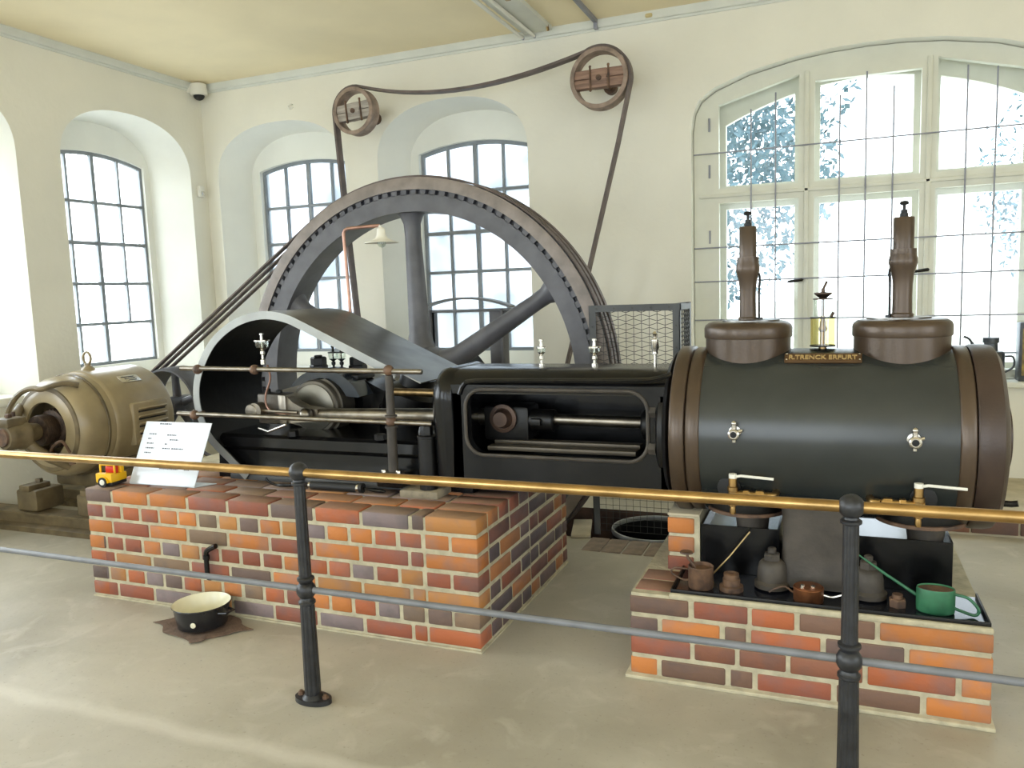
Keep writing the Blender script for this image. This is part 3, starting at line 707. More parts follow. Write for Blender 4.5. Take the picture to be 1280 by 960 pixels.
# flange towards the cylinder with bolts
bm = NB(); lathe(bm, [(.10, .70), (.235, .70), (.255, .712), (.255, .735), (.10, .735)], (0, Y0, Z0), (1, 0, 0), 48); fl = obj('trunk_flange', bm, m_dark, tr)
for a in (65, 115, 155, 195, 230, 270, 310, 30, -10):
    y, z = Y0+.222*cos(radians(a)), Z0+.222*sin(radians(a)); bm = NB(); hexnut(bm, (.70, y, z), (-1, 0, 0), .026, .03); obj('flange_bolt', bm, m_greyrust, fl); bm = NB(); hexnut(bm, (.735, y, z), (1, 0, 0), .028, .038); obj('flange_bolt', bm, m_greyrust, fl)
# guide bars, crosshead, piston rod
for z, y in ((.822, .345), (.835, .43)):
    bm = NB(); bx(bm, (-.09, y, z-.012), (.60, y+.055, z+.008), .003); obj('guide_bar', bm, mat('oiled_guide_steel', srgb(84, 77, 66), .4, .5, var=.1), tr)
bm = NB(); bx(bm, (-.15, Y0-.06, .835), (.08, Y0+.10, 1.00), .02); cyl(bm, (.06, Y0, .93), (.19, Y0, .93), .052, n=24, bev=.006); bx(bm, (.09, Y0-.072, .915), (.14, Y0-.04, .945), .004); ch = obj('crosshead', bm, m_dark, eng)
bm = NB(); lathe(bm, [(.02, 0), (.062, 0), (.066, .008), (.066, .022), (.05, .026), (.046, .024), (.036, .05), (.034, .056), (.01, .057)], (-.04, Y0-.058, .945), (0, -1, 0), 28); obj('crosshead_pin', bm, mat('rusty_bronze', srgb(78, 60, 50), .45, .5, var=.15), ch)
bm = NB(); cyl(bm, (.18, Y0, .935), (.72, Y0, .93), .026, n=24); obj('piston_rod', bm, m_steel, eng, 'bright steel piston rod')
bm = NB(); cyl(bm, (.60, Y0, .925), (.72, Y0, .925), .07, n=28, bev=.01); obj('stuffing_box', bm, m_dark, eng)
# lubricators along the trunk top and by the crank
def lubricator(x, y, z, h, r, name='drip_oiler', stem=.03, m=m_chrome):
    bm = NB(); s = h-.0
    lathe(bm, [(.014, 0), (.014, stem*.5), (.007, stem*.55), (.007, stem), (.012, stem+.004), (.012, stem+.018), (.006, stem+.022), (r*.55, stem+.03), (r*.9, stem+.036)], (x, y, z), (0, 0, 1), 16)
    o = obj(name, bm, m, eng)
    g = NB(); lathe(g, [(r*.85, stem+.036), (r, stem+.05), (r, h-.03)], (x, y, z), (0, 0, 1), 18, cap=False); obj('glass_cup', g, g_cup, o)
    c = NB(); lathe(c, [(r*1.12, h-.03), (r*1.12, h-.024), (.008, h-.022), (.006, h), (.011, h+.002), (.011, h+.01), (.003, h+.012)], (x, y, z), (0, 0, 1), 16); cyl(c, (x, y, z+stem+.03), (x, y, z+h-.02), .004, n=8); obj('lid', c, m, o)
for x in (.131, .383): lubricator(x, Y0, 1.18, .115, .021 if x < .2 else .027)
bm = NB(); cyl(bm, (.657, Y0, 1.178), (.657, Y0, 1.235), .007, n=10); lathe(bm, [(.006, 1.235), (.014, 1.238), (.012, 1.25), (.018, 1.262), (.018, 1.30), (.008, 1.305), (.008, 1.32), (.012, 1.325), (.004, 1.335)], (.657, Y0, 0), (0, 0, 1), 14); obj('grease_cup', bm, m_chrome, eng)
# hold-down stud at the front of the frame
bm = NB(); lathe(bm, [(.043, HA+.034), (.043, .86), (.046, .862), (.046, .872), (.02, .876)], (-.385, .315, 0), (0, 0, 1), 28); hb = obj('hold_down_post', bm, m_dark, eng)
bm = NB(); hexnut(bm, (-.385, .315, .876), (0, 0, 1), .03, .045); cyl(bm, (-.385, .315, .918), (-.385, .315, .928), .014, n=10); obj('nut', bm, m_dark, hb)
# bed plate
BX0, BX1 = -1.72, -.20
bm = NB(); prism(bm, [(.405, HA), (.405, .632), (.412, .66), (.415, .70), (.418, .735), (.41, .745), (.425, .752), (.43, .80), (.45, .815), (1.10, .815), (1.14, .70), (1.14, HA)], lambda a, b, d: Vector((d, a, b)), BX0, BX1, 0, True)
bd = obj('bed_plate', bm, m_black, eng, sharp=30)
bm = NB(); bx(bm, (-1.62, .375, HA), (-.52, .41, .612), .004); bx(bm, (-1.62, .395, .612), (-.52, .41, .63), .003); obj('base_strip', bm, m_cage, bd)
bm = NB(); bx(bm, (-.635, .255, .625), (-.495, .43, .682), .006); obj('post_bracket', bm, m_black, bd)
bm = NB(); bx(bm, (-.50, .42, .66), (-.20, .70, .90), .03); obj('bed_neck', bm, m_black, bd)
for x in (-1.25, -.72):
    bm = NB(); hexnut(bm, (x, .45, .815), (0, 0, 1), .03, .03); obj('bed_bolt', bm, m_dark, bd)
# underside of the trunk between the pedestals
bm = NB(); prism(bm, [(.50, .588), (.44, .665), (.72, .665), (.72, .588)], lambda a, b, d: Vector((d, a, b)), -.24, .76); obj('trunk_base', bm, m_dark, tr)
# crank and connecting rod
CX, CZ = -1.265, .935
crank = thing  # (parts below belong to the engine)
bm = NB(); lathe(bm, [(.145, .755), (.15, .75), (.15, .675), (.144, .668), (.02, .666)], (CX, 0, CZ), (0, 1, 0), 48)
q = []
for a in range(-70, 71, 10): q.append((CX+.165*cos(radians(a)), CZ+.165*sin(radians(a))))
for a in range(110, 251, 10): q.append((-1.455+.098*cos(radians(a)), .935+.098*sin(radians(a))))
prism(bm, q, XZ(0), .70, .82, 0); cr = obj('crank', bm, mat('worn_crank_steel', srgb(124, 118, 106), .42, .7, var=.15), eng)
bm = NB(); lathe(bm, [(.128, .672), (.128, .662), (.124, .660), (.01, .659)], (CX, 0, CZ), (0, 1, 0), 48); obj('shaft_end', bm, mat('turned_shaft_face', srgb(138, 134, 122), .4, .75, var=.06, scale=3), cr, 'bright turned shaft end')
bm = NB(); cyl(bm, (-1.45, .40, .95), (-1.45, .72, .95), .042, n=28); lathe(bm, [(.034, 0), (.038, .006), (.038, .03), (.034, .034), (.01, .035)], (-1.472, .43, .948), (0, -1, 0), 28); obj('crank_pin', bm, m_steel, cr)
bm = NB(); bx(bm, (-1.475, .455, .872), (-1.30, .555, 1.035), .012); obj('big_end', bm, mat('dark_worn_steel', srgb(84, 78, 70), .42, .6, var=.2, scale=12), eng); bm = NB(); bx(bm, (-1.335, .45, .875), (-1.285, .56, 1.03), .006)
prism(bm, [(-1.30, 1.03), (-1.25, .99), (-1.20, .966), (-1.10, .956), (-1.10, .892), (-1.22, .885), (-1.30, .875)], XZ(0), .465, .54, 0, True)
rod = obj('connecting_rod', bm, m_steel, eng, sharp=40)
bm = NB(); cyl(bm, (-1.13, .50, .924), (-.12, .50, .94), .032, .040, n=28); obj('rod_shank', bm, m_steel, rod)
bm = NB(); tube(bm, [(-1.45, .43, .95), (-1.35, .425, .947), (-1.20, .435, .942)], .009, 8); ball(bm, (-1.155, .442, .932), .036, 16); obj('oil_arm', bm, m_steel, rod)
bm = NB(); tube(bm, [(-1.47, .45, .85), (-1.40, .44, .835), (-1.28, .435, .875)], .007, 8); obj('drip_catcher', bm, m_chrome, rod)
bm = NB(); hexnut(bm, (-1.44, .50, 1.035), (0, 0, 1), .02, .022); obj('rod_bolt', bm, m_dark, rod); bm = NB(); hexnut(bm, (-1.36, .50, 1.035), (0, 0, 1), .016, .016); obj('rod_bolt', bm, m_dark, rod)
# main bearing, cap, splash cover
bm = NB()
prism(bm, [(CX-.34, .80), (CX-.30, .93), (CX-.22, 1.03), (CX-.1, 1.09), (CX+.1, 1.09), (CX+.22, 1.06), (CX+.36, .99), (CX+.40, .80)], XZ(0), .86, 1.10, 0, True)
mb = obj('main_bearing', bm, m_black, eng)
bm = NB()
for k in range(2): pass
path = []
for a in range(140, 23, -6):
    r = .255; path.append(((CX+.02+r*cos(radians(a)), .80, CZ-.06+r*.98*sin(radians(a))), (cos(radians(a)), 0, sin(radians(a)))))
strip(bm, path, (0, .16, 0), .014)
prism(bm, [(p[0][0], p[0][2]) for p in path]+[(CX+.02+.17*cos(radians(a)), CZ-.02+.175*sin(radians(a))) for a in range(26, 141, 6)], XZ(0), .722, .735, 0); obj('oil_cover', bm, mat('blue_black_enamel', srgb(62, 70, 80), .22, var=.1, spec=.7), mb, 'curved blue black oil cover')
for x in (-1.385, -1.12):
    bm = NB(); hexnut(bm, (x, .90, 1.10), (0, 0, 1), .052, .05); cyl(bm, (x, .90, 1.08), (x, .90, 1.10), .06, n=20); hexnut(bm, (x, .90, 1.148), (0, 0, 1), .046, .045); cyl(bm, (x, .90, 1.19), (x, .90, 1.203), .024, n=12, bev=.004); obj('cap_nut', bm, m_dark, mb)
for x in (-1.335, -1.185):
    bm = NB(); cyl(bm, (x, .88, 1.085), (x, .88, 1.115), .012, n=10); lathe(bm, [(.026, 0), (.026, .014), (.01, .018)], (x, .88, 1.112), (0, 0, 1), 8); obj('stud', bm, m_dark, mb)
bm = NB(); bx(bm, (-1.44, .80, 1.07), (-1.06, .98, 1.10), .006); obj('cap_plate', bm, m_dark, mb)
for x in (-1.283, -1.228): lubricator(x, .90, 1.10, .145, .027, 'bearing_oiler', .045, m_dark)
bm = NB(); lathe(bm, [(.03, 0), (.16, .01), (.16, .20), (.10, .24), (.10, .30)], (-.86, .95, .80), (.35, 0, 1), 24); bx(bm, (-.98, .85, .78), (-.74, 1.05, .95), .03); obj('governor_housing', bm, m_dark, eng)
bm = NB(); cyl(bm, (-.82, .78, 1.012), (-.25, .74, 1.012), .022, n=16); obj('valve_rod', bm, m_brass2, eng, 'brassy valve drive rod')
# tall oiler feeding the crank pin
bm = NB(); tube(bm, smooth_path([(-1.345, .40, 1.195), (-1.34, .41, 1.12), (-1.385, .42, 1.03), (-1.385, .425, .97), (-1.34, .43, .94), (-1.25, .435, .936)], 6), .0055, 8); obj('copper_oil_pipe', bm, m_copper, eng, 'bent copper oil pipe')
lubricator(-1.345, .37, 1.20, .15, .036, 'crank_oiler', .05)
# guard rails in front of the crank
for z, x0, x1 in ((1.18, -1.83, -.385), (.937, -1.875, -.345)):
    bm = NB(); cyl(bm, (x0, .30, z+.006), (x1, .30, z-.006), .0125, n=14, bev=.003); gb = obj('guard_bar', bm, m_steel, eng)
    for x, r in ((x0+.115, .026), (-.563, .026))+(((-1.345, .026),) if z > 1 else ()):
        bm = NB(); ball(bm, (x, .30, z), r, 18); 
        if x < -1.6: cyl(bm, (x, .30, z), (x, .37, z), .012, n=10)
        obj('ball_joint', bm, m_rust, gb)
bm = NB(); cyl(bm, (-.565, .30, .69), (-.563, .30, .915), .024, .023, n=20); cyl(bm, (-.563, .30, .96), (-.563, .30, 1.155), .02, .019, n=20)
lathe(bm, [(.03, .905), (.03, .915), (.022, .918)], (-.563, .30, 0), (0, 0, 1), 18); lathe(bm, [(.03, .958), (.03, .966), (.02, .97)], (-.563, .30, 0), (0, 0, 1), 18); lathe(bm, [(.055, .678), (.055, .69), (.026, .698)], (-.565, .30, 0), (0, 0, 1), 20); gp = obj('guard_post', bm, m_greyrust, eng)
for x in (-.605, -.525):
    bm = NB(); hexnut(bm, (x, .28, .69), (0, 0, 1), .013, .016); obj('post_bolt', bm, m_chrome, gp)
# splash guard
prof = smooth_path([(-1.50, 0, HA+.01), (-1.60, 0, .68), (-1.735, 0, .80), (-1.795, 0, .94), (-1.80, 0, 1.08), (-1.745, 0, 1.215), (-1.65, 0, 1.335), (-1.50, 0, 1.428), (-1.33, 0, 1.466), (-1.18, 0, 1.448), (-1.06, 0, 1.40)], 5)+[Vector((-.90, 0, 1.326)), Vector((-.72, 0, 1.243)), Vector((-.55, 0, 1.165)), Vector((-.43, 0, 1.11))]
pth = []
for i, p in enumerate(prof):
    d = (prof[min(i+1, len(prof)-1)]-prof[max(i-1, 0)]).normalized(); pth.append((p, Vector((-d.z, 0, d.x))))
gb = NB(); GA, GB_ = .36, .90
R_ = []
for p, nn in pth:
    ye = GB_ 
    R_.append([gb.verts.new(q) for q in (p+Vector((0, GA, 0)), p+Vector((0, ye, 0)), p+nn*.006+Vector((0, ye, 0)), p+nn*.006+Vector((0, GA, 0)))])
for A, B in zip(R_, R_[1:]):
    for k in range(4): f = gb.faces.new([A[k], A[(k+1) % 4], B[(k+1) % 4], B[k]]); f.smooth = True; f.material_index = 1 if k == 0 else 0
gb.faces.new(R_[0][::-1]); gb.faces.new(R_[-1])
sg = obj('splash_guard', gb, [m_sheet, m_dark], eng, 'curved sheet steel crank splash guard')
bm = NB(); R_ = []
for p, nn in pth[:-1]:
    wd = .034; R_.append([bm.verts.new(q) for q in (p+nn*.007+Vector((0, GA-.006, 0)), p-nn*wd+Vector((0, GA-.006, 0)), p-nn*wd+Vector((0, GA, 0)), p+nn*.007+Vector((0, GA, 0)))])
for A, B in zip(R_, R_[1:]):
    for k in range(4): f = bm.faces.new([A[k], A[(k+1) % 4], B[(k+1) % 4], B[k]]); f.smooth = True
bm.faces.new(R_[0]); bm.faces.new(R_[-1]); obj('guard_flange', bm, m_edge, sg, 'pale bare metal flange')

# ------------------------------------------------------------------ flywheel
FX, FZ, FY0, FY1, FR = -1.265, .932, 1.80, 2.06, 1.372
fly = thing('flywheel', 'huge dark grey spoked flywheel with a toothed barring ring behind the engine', 'flywheel', (FX, 1.93, FZ-FR))
bm = NB(); N = 160
prof = [(1.15, FY0+.012), (1.262, FY0+.012), (1.262, FY0+.05), (1.292, FY0+.05), (1.292, FY0), (1.352, FY0), (FR, FY0+.006)]
g = [(FR, FY0+.05)]
for i in range(4):
    y = FY0+.055+i*.05; g += [(FR, y), (FR-.026, y+.012), (FR-.026, y+.02), (FR, y+.032)]
prof += g+[(FR, FY1), (1.16, FY1), (1.15, FY1-.02)]
lathe(bm, prof, (FX, 0, FZ), (0, 1, 0), N, closed=True)
rimo = obj('rim', bm, m_wheel, fly, sharp=30)
bm = NB(); lathe(bm, [(1.2925, FY0-.002), (1.352, FY0-.002), (FR-.001, FY0+.004), (FR-.001, FY0+.008), (1.2925, FY0+.006)], (FX, 0, FZ), (0, 1, 0), N, closed=True); obj('rim_band', bm, m_rim, rimo, 'lighter worn outer rim band')
bm = NB(); NT = 112; ri, ro, ya, yb = 1.258, 1.2925, FY0+.012, FY0+.049; R_ = []
for i in range(NT):
    for k, rad in ((.0, ri), (.52, ri), (.56, ro-.002), (.96, ro-.002)):
        a = 2*pi*(i+k)/NT; R_.append([bm.verts.new((FX+r*cos(a), y, FZ+r*sin(a))) for r, y in ((rad, ya), (ro, ya), (ro, yb), (rad, yb))])
for A, B in zip(R_, R_[1:]+R_[:1]):
    for k in range(4): bm.faces.new([A[k], A[(k+1) % 4], B[(k+1) % 4], B[k]])
obj('barring_teeth', bm, m_wheel, rimo)
bm = NB(); lathe(bm, [(.087, FY0-.06), (.19, FY0-.06), (.21, FY0-.04), (.235, FY0+.02), (.26, FY0+.09), (.26, FY1-.09), (.235, FY1-.02), (.21, FY1+.04), (.19, FY1+.06), (.087, FY1+.06)], (FX, 0, FZ), (0, 1, 0), 48); obj('hub', bm, m_wheel, fly)
for i in range(6):
    a = radians(31.5+60*i); d = Vector((cos(a), 0, sin(a))); t = Vector((-sin(a), 0, cos(a))); bm = NB(); ym = (FY0+FY1)/2
    R_ = []
    for r, hw, hy in ((.20, .15, .10), (.27, .105, .085), (.34, .085, .072), (.7, .072, .064), (1.0, .062, .058), (1.08, .066, .062), (1.13, .092, .075), (1.168, .14, .09)):
        R_.append([bm.verts.new(Vector((FX, ym, FZ))+d*r+t*(hw*.88*cos(k*pi/10))+Vector((0, hy*sin(k*pi/10), 0))) for k in range(20)])
    for A, B in zip(R_, R_[1:]):
        for k in range(20): f = bm.faces.new([A[k], A[(k+1) % 20], B[(k+1) % 20], B[k]]); f.smooth = True
    bm.faces.new(R_[0]); bm.faces.new(R_[-1]); obj('spoke', bm, m_wheel, fly)
bm = NB(); cyl(bm, (CX, 1.105, CZ), (CX, 2.36, CZ), .085, n=32); obj('crankshaft', bm, m_steel, fly)
# outboard bearing
bm = NB(); bx(bm, (FX-.32, 2.36, 0), (FX+.32, 2.68, .62), .02); prism(bm, [(FX-.24, .62), (FX-.20, .95), (FX-.10, 1.07), (FX+.10, 1.07), (FX+.20, .95), (FX+.24, .62)], XZ(0), 2.40, 2.62); 
obj('outboard_bearing', bm, m_dark, None, 'dark iron outboard bearing pedestal behind the flywheel hub', 'bearing')
# arched iron stand seen through the spokes
st = thing('arched_stand', 'grey iron stand with an arched top bar seen through the flywheel spokes', 'stand', (-1.27, 2.80, 0))
for x, wd in ((-1.66, .10), (-1.05, .12)):
    bm = NB(); bx(bm, (x-wd/2, 2.76, 0), (x+wd/2, 2.80, 1.405), .004); bx(bm, (x+wd/2-.02, 2.74, 0), (x+wd/2, 2.86, 1.405), .004); obj('upright', bm, m_wheel, st)
bm = NB(); pth2 = []
for i in range(17):
    u = -1+i/8; x = -1.33+u*.40; z = 1.408+.075*(1-u*u); pth2.append(((x, 2.80, z), (u*.3, 0, 1)))
strip(bm, pth2, (0, .10, 0), .018); obj('arched_bar', bm, m_rail, st)
bm = NB(); bx(bm, (-1.72, 2.75, 1.385), (-.93, 2.84, 1.405), .003); obj('cross_bar', bm, m_rail, st)

# ------------------------------------------------------------------ gooseneck lamp
lp = thing('gooseneck_lamp', 'copper pipe lamp with small white bell shade rising beside the crank bearing', 'lamp', (-1.16, .92, 1.10))
bm = NB(); tube(bm, [(-1.16, .92, 1.10), (-1.165, .92, 1.50), (-1.178, .92, 1.86), (-1.178, .92, 1.885), (-1.17, .92, 1.902), (-1.15, .92, 1.91), (-1.0, .92, 1.914), (-.945, .92, 1.914)], .0095, 10); obj('pipe', bm, m_copper, lp)
bm = NB(); lathe(bm, [(.02, 0), (.02, .02), (.011, .025)], (-1.16, .92, 1.10), (0, 0, 1), 10); obj('base_nut', bm, m_rust, lp)
bm = NB(); lathe(bm, [(.012, 1.905), (.022, 1.895), (.026, 1.86), (.036, 1.845), (.055, 1.832), (.094, 1.822), (.094, 1.819), (.054, 1.828), (.034, 1.841), (.022, 1.857)], (-.935, .92, 0), (0, 0, 1), 32, cap=False); tube(bm, [(-.955, .92, 1.914), (-.935, .92, 1.905), (-.932, .92, 1.89)], .008, 8); sh = obj('lamp_shade', bm, m_shade, lp)
bm = NB(); ball(bm, (-.935, .92, 1.818), .024, 16); obj('bulb', bm, g_cup, lp)
# ------------------------------------------------------------------ electric motor
MX, MZ = -3.5, .72
mo = thing('electric_motor', 'olive brown antique electric motor with open front standing on rusty slide rails', 'motor', (MX, 1.2, .17))
AX = (0, 1, 0)
bm = NB(); lathe(bm, [(.325, .98), (.345, .985), (.352, 1.0), (.352, 1.02), (.362, 1.03), (.366, 1.05), (.366, 1.50), (.352, 1.53), (.33, 1.535), (.10, 1.56), (.10, 1.60)], (MX, 0, MZ), AX, 64); body = obj('body', bm, m_motor, mo)
bm = NB(); lathe(bm, [(.345, .985), (.345, .93), (.338, .86), (.318, .81), (.29, .785), (.27, .775), (.215, .765), (.185, .765), (.18, .78), (.20, .82), (.27, .86), (.30, .98)], (MX, 0, MZ), AX, 64, closed=True); es = obj('end_shield', bm, m_motor, mo, 'domed end shield with round opening')
bm = NB(); lathe(bm, [(.352, .955), (.356, .958), (.356, .972), (.352, .975)], (MX, 0, MZ), AX, 64, closed=True); lathe(bm, [(.26, .772), (.285, .776), (.29, .784), (.26, .78)], (MX, 0, MZ), AX, 64, closed=True); obj('shield_rim', bm, m_motor2, es)
bm = NB(); lathe(bm, [(.02, .70), (.10, .70), (.105, .72), (.105, .77), (.095, .775), (.095, .80), (.125, .81), (.13, .84), (.13, .98), (.02, .98)], (MX, 0, MZ), AX, 48)
for i in range(26):
    a = 2*pi*i/26; box(bm, (MX+.128*cos(a), .89, MZ+.128*sin(a)), (.012, .15, .012), .003, seg=1)
obj('armature', bm, m_coil, mo, 'dark copper commutator and windings')
bm = NB(); lathe(bm, [(.04, .462), (.075, .466), (.088, .485), (.09, .50), (.09, .56), (.10, .575), (.10, .60), (.07, .62), (.05, .72)], (MX, 0, MZ), AX, 32)
bx(bm, (MX-.06, .46, MZ+.06), (MX+.06, .60, MZ+.12), .015); bh = obj('bearing_housing', bm, m_motor2, mo)
bm = NB(); lathe(bm, [(.055, .452), (.06, .462), (.015, .463)], (MX, 0, MZ), AX, 24); obj('bearing_cap', bm, m_rust, bh); bm = NB(); bx(bm, (MX-.015, .50, MZ+.12), (MX+.015, .53, MZ+.145), .004); obj('oil_lid', bm, m_rust, bh); bm = NB(); cyl(bm, (MX-.03, .57, MZ+.12), (MX-.03, .57, MZ+.15), .012, n=10); obj('oil_cap', bm, m_rust, bh)
for a in (-58, 150, 205):
    c, s = cos(radians(a)), sin(radians(a)); bm = NB()
    tube(bm, smooth_path([(MX+.06*c, .60, MZ+.06*s), (MX+.14*c, .64, MZ+.14*s), (MX+.23*c, .72, MZ+.23*s), (MX+.29*c, .79, MZ+.29*s)], 5), [.034]*10+[.03]*6, 10); obj('bearing_arm', bm, m_motor2, bh)
bm = NB(); pts = []
for i in range(15):
    a = radians(40+i*9.6); pts.append((MX+.275*cos(a), .735-.05*i/14, MZ+.285*sin(a)))
tube(bm, smooth_path([(MX+.215, .87, MZ+.29), (MX+.15, .80, MZ+.31)]+pts[4:]+[(MX-.22, .66, MZ-.03), (MX-.13, .60, MZ-.03)], 3), .018, 8); obj('cable_conduit', bm, m_motor2, mo)
bm = NB(); tube(bm, smooth_path([(MX+.02, .74, MZ-.21), (MX+.14, .69, MZ-.10), (MX+.22, .70, MZ-.06), (MX+.235, .74, MZ-.14)], 6), .009, 8); lathe(bm, [(.02, 0), (.02, .03), (.012, .035), (.012, .07)], (MX+.235, .75, MZ-.22), (0, 0, 1), 12); obj('brush_lead', bm, m_rust, mo)
bm = NB(); lathe(bm, [(.05, .0), (.04, .02), (.022, .035), (.022, .05)], (MX, 1.13, MZ+.36), (0, 0, 1), 16); ey = [(MX+.036*cos(a), 1.13, MZ+.448+.042*sin(a)) for a in [2*pi*i/20 for i in range(20)]]; tube(bm, ey, .009, 8, closed=True); obj('lifting_eye', bm, m_motor, mo)
bm = NB(); u = Vector((cos(radians(52)), 0, sin(radians(52)))); RM = Matrix((Vector((0, 1, 0)), Vector((-u.z, 0, u.x)), u)).transposed(); box(bm, Vector((MX, 1.27, MZ))+u*.367, (.17, .07, .006), .002, rot=RM); obj('rating_plate', bm, m_chrome, body, 'small pale metal rating plate')
bm = NB()
for k in range(3): box(bm, Vector((MX, 1.27, MZ))+u*.3712+RM @ Vector((-.005+.01*k, .018-.018*k, 0)), (.11-.02*k, .005, .001), 0, rot=RM)
obj('plate_marks', bm, m_ink, body)
vt = thing  # vent box on the aisle side
bm = NB(); VX = MX+.385; bx(bm, (MX+.25, 1.14, MZ-.17), (VX, 1.46, MZ+.13), .02); vb = obj('vent_box', bm, m_motor, mo)
for i in range(5):
    z = MZ-.125+.052*i; bm = NB(); box(bm, (VX+.006, 1.30, z), (.03, .25, .014), .003, rot=Matrix.Rotation(radians(-35), 3, 'Y')); obj('louvre_blade', bm, m_motor, vb)
    bm = NB(); bx(bm, (VX-.001, 1.18, z-.022), (VX+.002, 1.42, z-.009)); obj('vent_slot', bm, m_rubber, vb)
bm = NB(); bx(bm, (MX-.27, 1.0, .27), (MX+.30, 1.52, .40), .03); prism(bm, [(MX-.30, .40), (MX+.30, .40), (MX+.24, .52), (MX-.24, .52)], XZ(0), .99, 1.50); 
obj('foot_casting', bm, m_motor2, mo)
for x, y in ((MX-.30, .90), (MX+.28, .90), (MX-.30, 1.44), (MX+.28, 1.44)):
    bm = NB(); bx(bm, (x-.10, y-.11, .13), (x+.10, y+.11, .28), .018); bx(bm, (x-.05, y-.12, .27), (x+.05, y+.05, .315), .01); hexnut(bm, (x, y, .31), (0, 0, 1), .026, .03); obj('mounting_block', bm, m_motor2, mo)
bm = NB(); cyl(bm, (MX, 1.55, MZ), (MX, 2.06, MZ), .04, n=20); obj('shaft', bm, m_steel, mo)
bm = NB(); lathe(bm, [(.285, 1.80), (.30, 1.80), (.31, 1.84), (.31, 2.02), (.30, 2.06), (.285, 2.06)], (MX, 0, MZ), AX, 56, closed=True); pu = obj('pulley', bm, m_wheel, mo, sharp=30)
bm = NB(); cyl(bm, (MX, 1.82, MZ), (MX, 2.04, MZ), .075, n=24, bev=.005); obj('pulley_hub', bm, m_wheel, pu)
for i in range(5):
    a = radians(20+72*i); d = Vector((cos(a), 0, sin(a))); bm = NB(); cyl(bm, Vector((MX, 1.93, MZ))+d*.06, Vector((MX, 1.93, MZ))+d*.29, .034, .026, n=14); obj('pulley_spoke', bm, m_wheel, pu)
for y, lb in ((.84, 'long rusty slide rail under front feet of the electric motor'), (1.44, 'long rusty slide rail under rear feet of the electric motor')):
    bm = NB(); prism(bm, [(y-.10, 0), (y-.10, .035), (y-.05, .05), (y-.05, .11), (y-.075, .115), (y-.075, .128), (y+.075, .128), (y+.075, .115), (y+.05, .11), (y+.05, .05), (y+.10, .035), (y+.10, 0)], lambda a, b, d: Vector((d, a, b)), -4.34, -2.62)
    obj('slide_rail', bm, m_motor2, None, lb, 'rail', 'motor slide rails')
# rope drive between motor pulley and flywheel
def drive(y, label):
    c1, r1, c2, r2 = (MX, MZ), .312, (FX, FZ), FR+.004
    dx, dz = c2[0]-c1[0], c2[1]-c1[1]; L = hypot(dx, dz); base = atan2(dz, dx); off = math.acos((r1-r2)/L)
    path = []
    a_top = base+off; a_bot = base-off
    n = 26; s0, s1 = a_top, a_bot+2*pi
    for i in range(n+1):
        a = s0+(s1-s0)*i/n; path.append(((c1[0]+r1*cos(a), y, c1[1]+r1*sin(a)), (cos(a), 0, sin(a))))
    n = 70; s0, s1 = a_bot, a_top
    for i in range(n+1):
        a = s0+(s1-s0)*i/n; path.append(((c2[0]+r2*cos(a), y, c2[1]+r2*sin(a)), (cos(a), 0, sin(a))))
    bm = NB(); strip(bm, path, (0, .044, 0), .011, closed=True); obj('drive_belt', bm, m_belt, None, label, 'belt', 'belts from motor to flywheel')
for y, l in ((1.852, 'narrow dark belt from motor to flywheel, front one of three'), (1.93, 'narrow dark belt from motor to flywheel, middle one of three'), (2.02, 'narrow dark belt from motor to flywheel, rear one of three')): drive(y, l)

# ------------------------------------------------------------------ pulleys on the back wall and their belt
def wall_pulley(x, z, R, tilt, m, mw, label):
    yf, yb = 3.01, 3.13
    t = thing('wall_pulley', label, 'pulley', (x, yf, z), 'belt pulleys on the back wall')
    bm = NB(); lathe(bm, [(R-.032, yf), (R-.004, yf), (R, yf+.004), (R, yf+.02), (R-.008, yf+.04), (R-.008, yb-.04), (R, yb-.02), (R, yb-.004), (R-.004, yb), (R-.032, yb)], (x, 0, z), AX, 56, closed=True); obj('pulley_rim', bm, m, t)
    c, s = cos(tilt), sin(tilt); RM = Matrix(((c, 0, -s), (0, 1, 0), (s, 0, c)))
    for k in (-1, 1):
        bm = NB(); box(bm, Vector((x, yf+.05, z))+RM @ Vector((0, 0, k*.034)), (2*R-.066, .075, .064), .004, rot=RM); obj('hub_plank', bm, mw, t)
    bm = NB(); box(bm, Vector((x, yf+.05, z)), (.115, .082, .135), .004, rot=RM); obj('hub_clamp', bm, mw, t)
    for k in (-.065, .075): bm = NB(); cyl(bm, Vector((x, yf+.008, z))+RM @ Vector((k, 0, -.085)), Vector((x, yf+.008, z))+RM @ Vector((k, 0, .085)), .008, n=8); ball(bm, Vector((x, yf+.008, z))+RM @ Vector((k, 0, .085)), .011, 8); ball(bm, Vector((x, yf+.008, z))+RM @ Vector((k, 0, -.085)), .011, 8); obj('clamp_bolt', bm, m_rust, t)
    bm = NB(); cyl(bm, (x, yf-.005, z), (x, W-.06, z), .02, n=16); cyl(bm, (x, W-.06, z), (x, W+.01, z), .05, n=18); obj('axle', bm, m_rust, t)
wall_pulley(-2.405, 3.095, .195, .08, m_pulley, m_greywood, 'smaller wall pulley with grey plank hub between the two arched back windows')
wall_pulley(-.262, 3.09, .222, 0., m_pulley, m_wood, 'larger wall pulley with brown plank hub beside the big window')
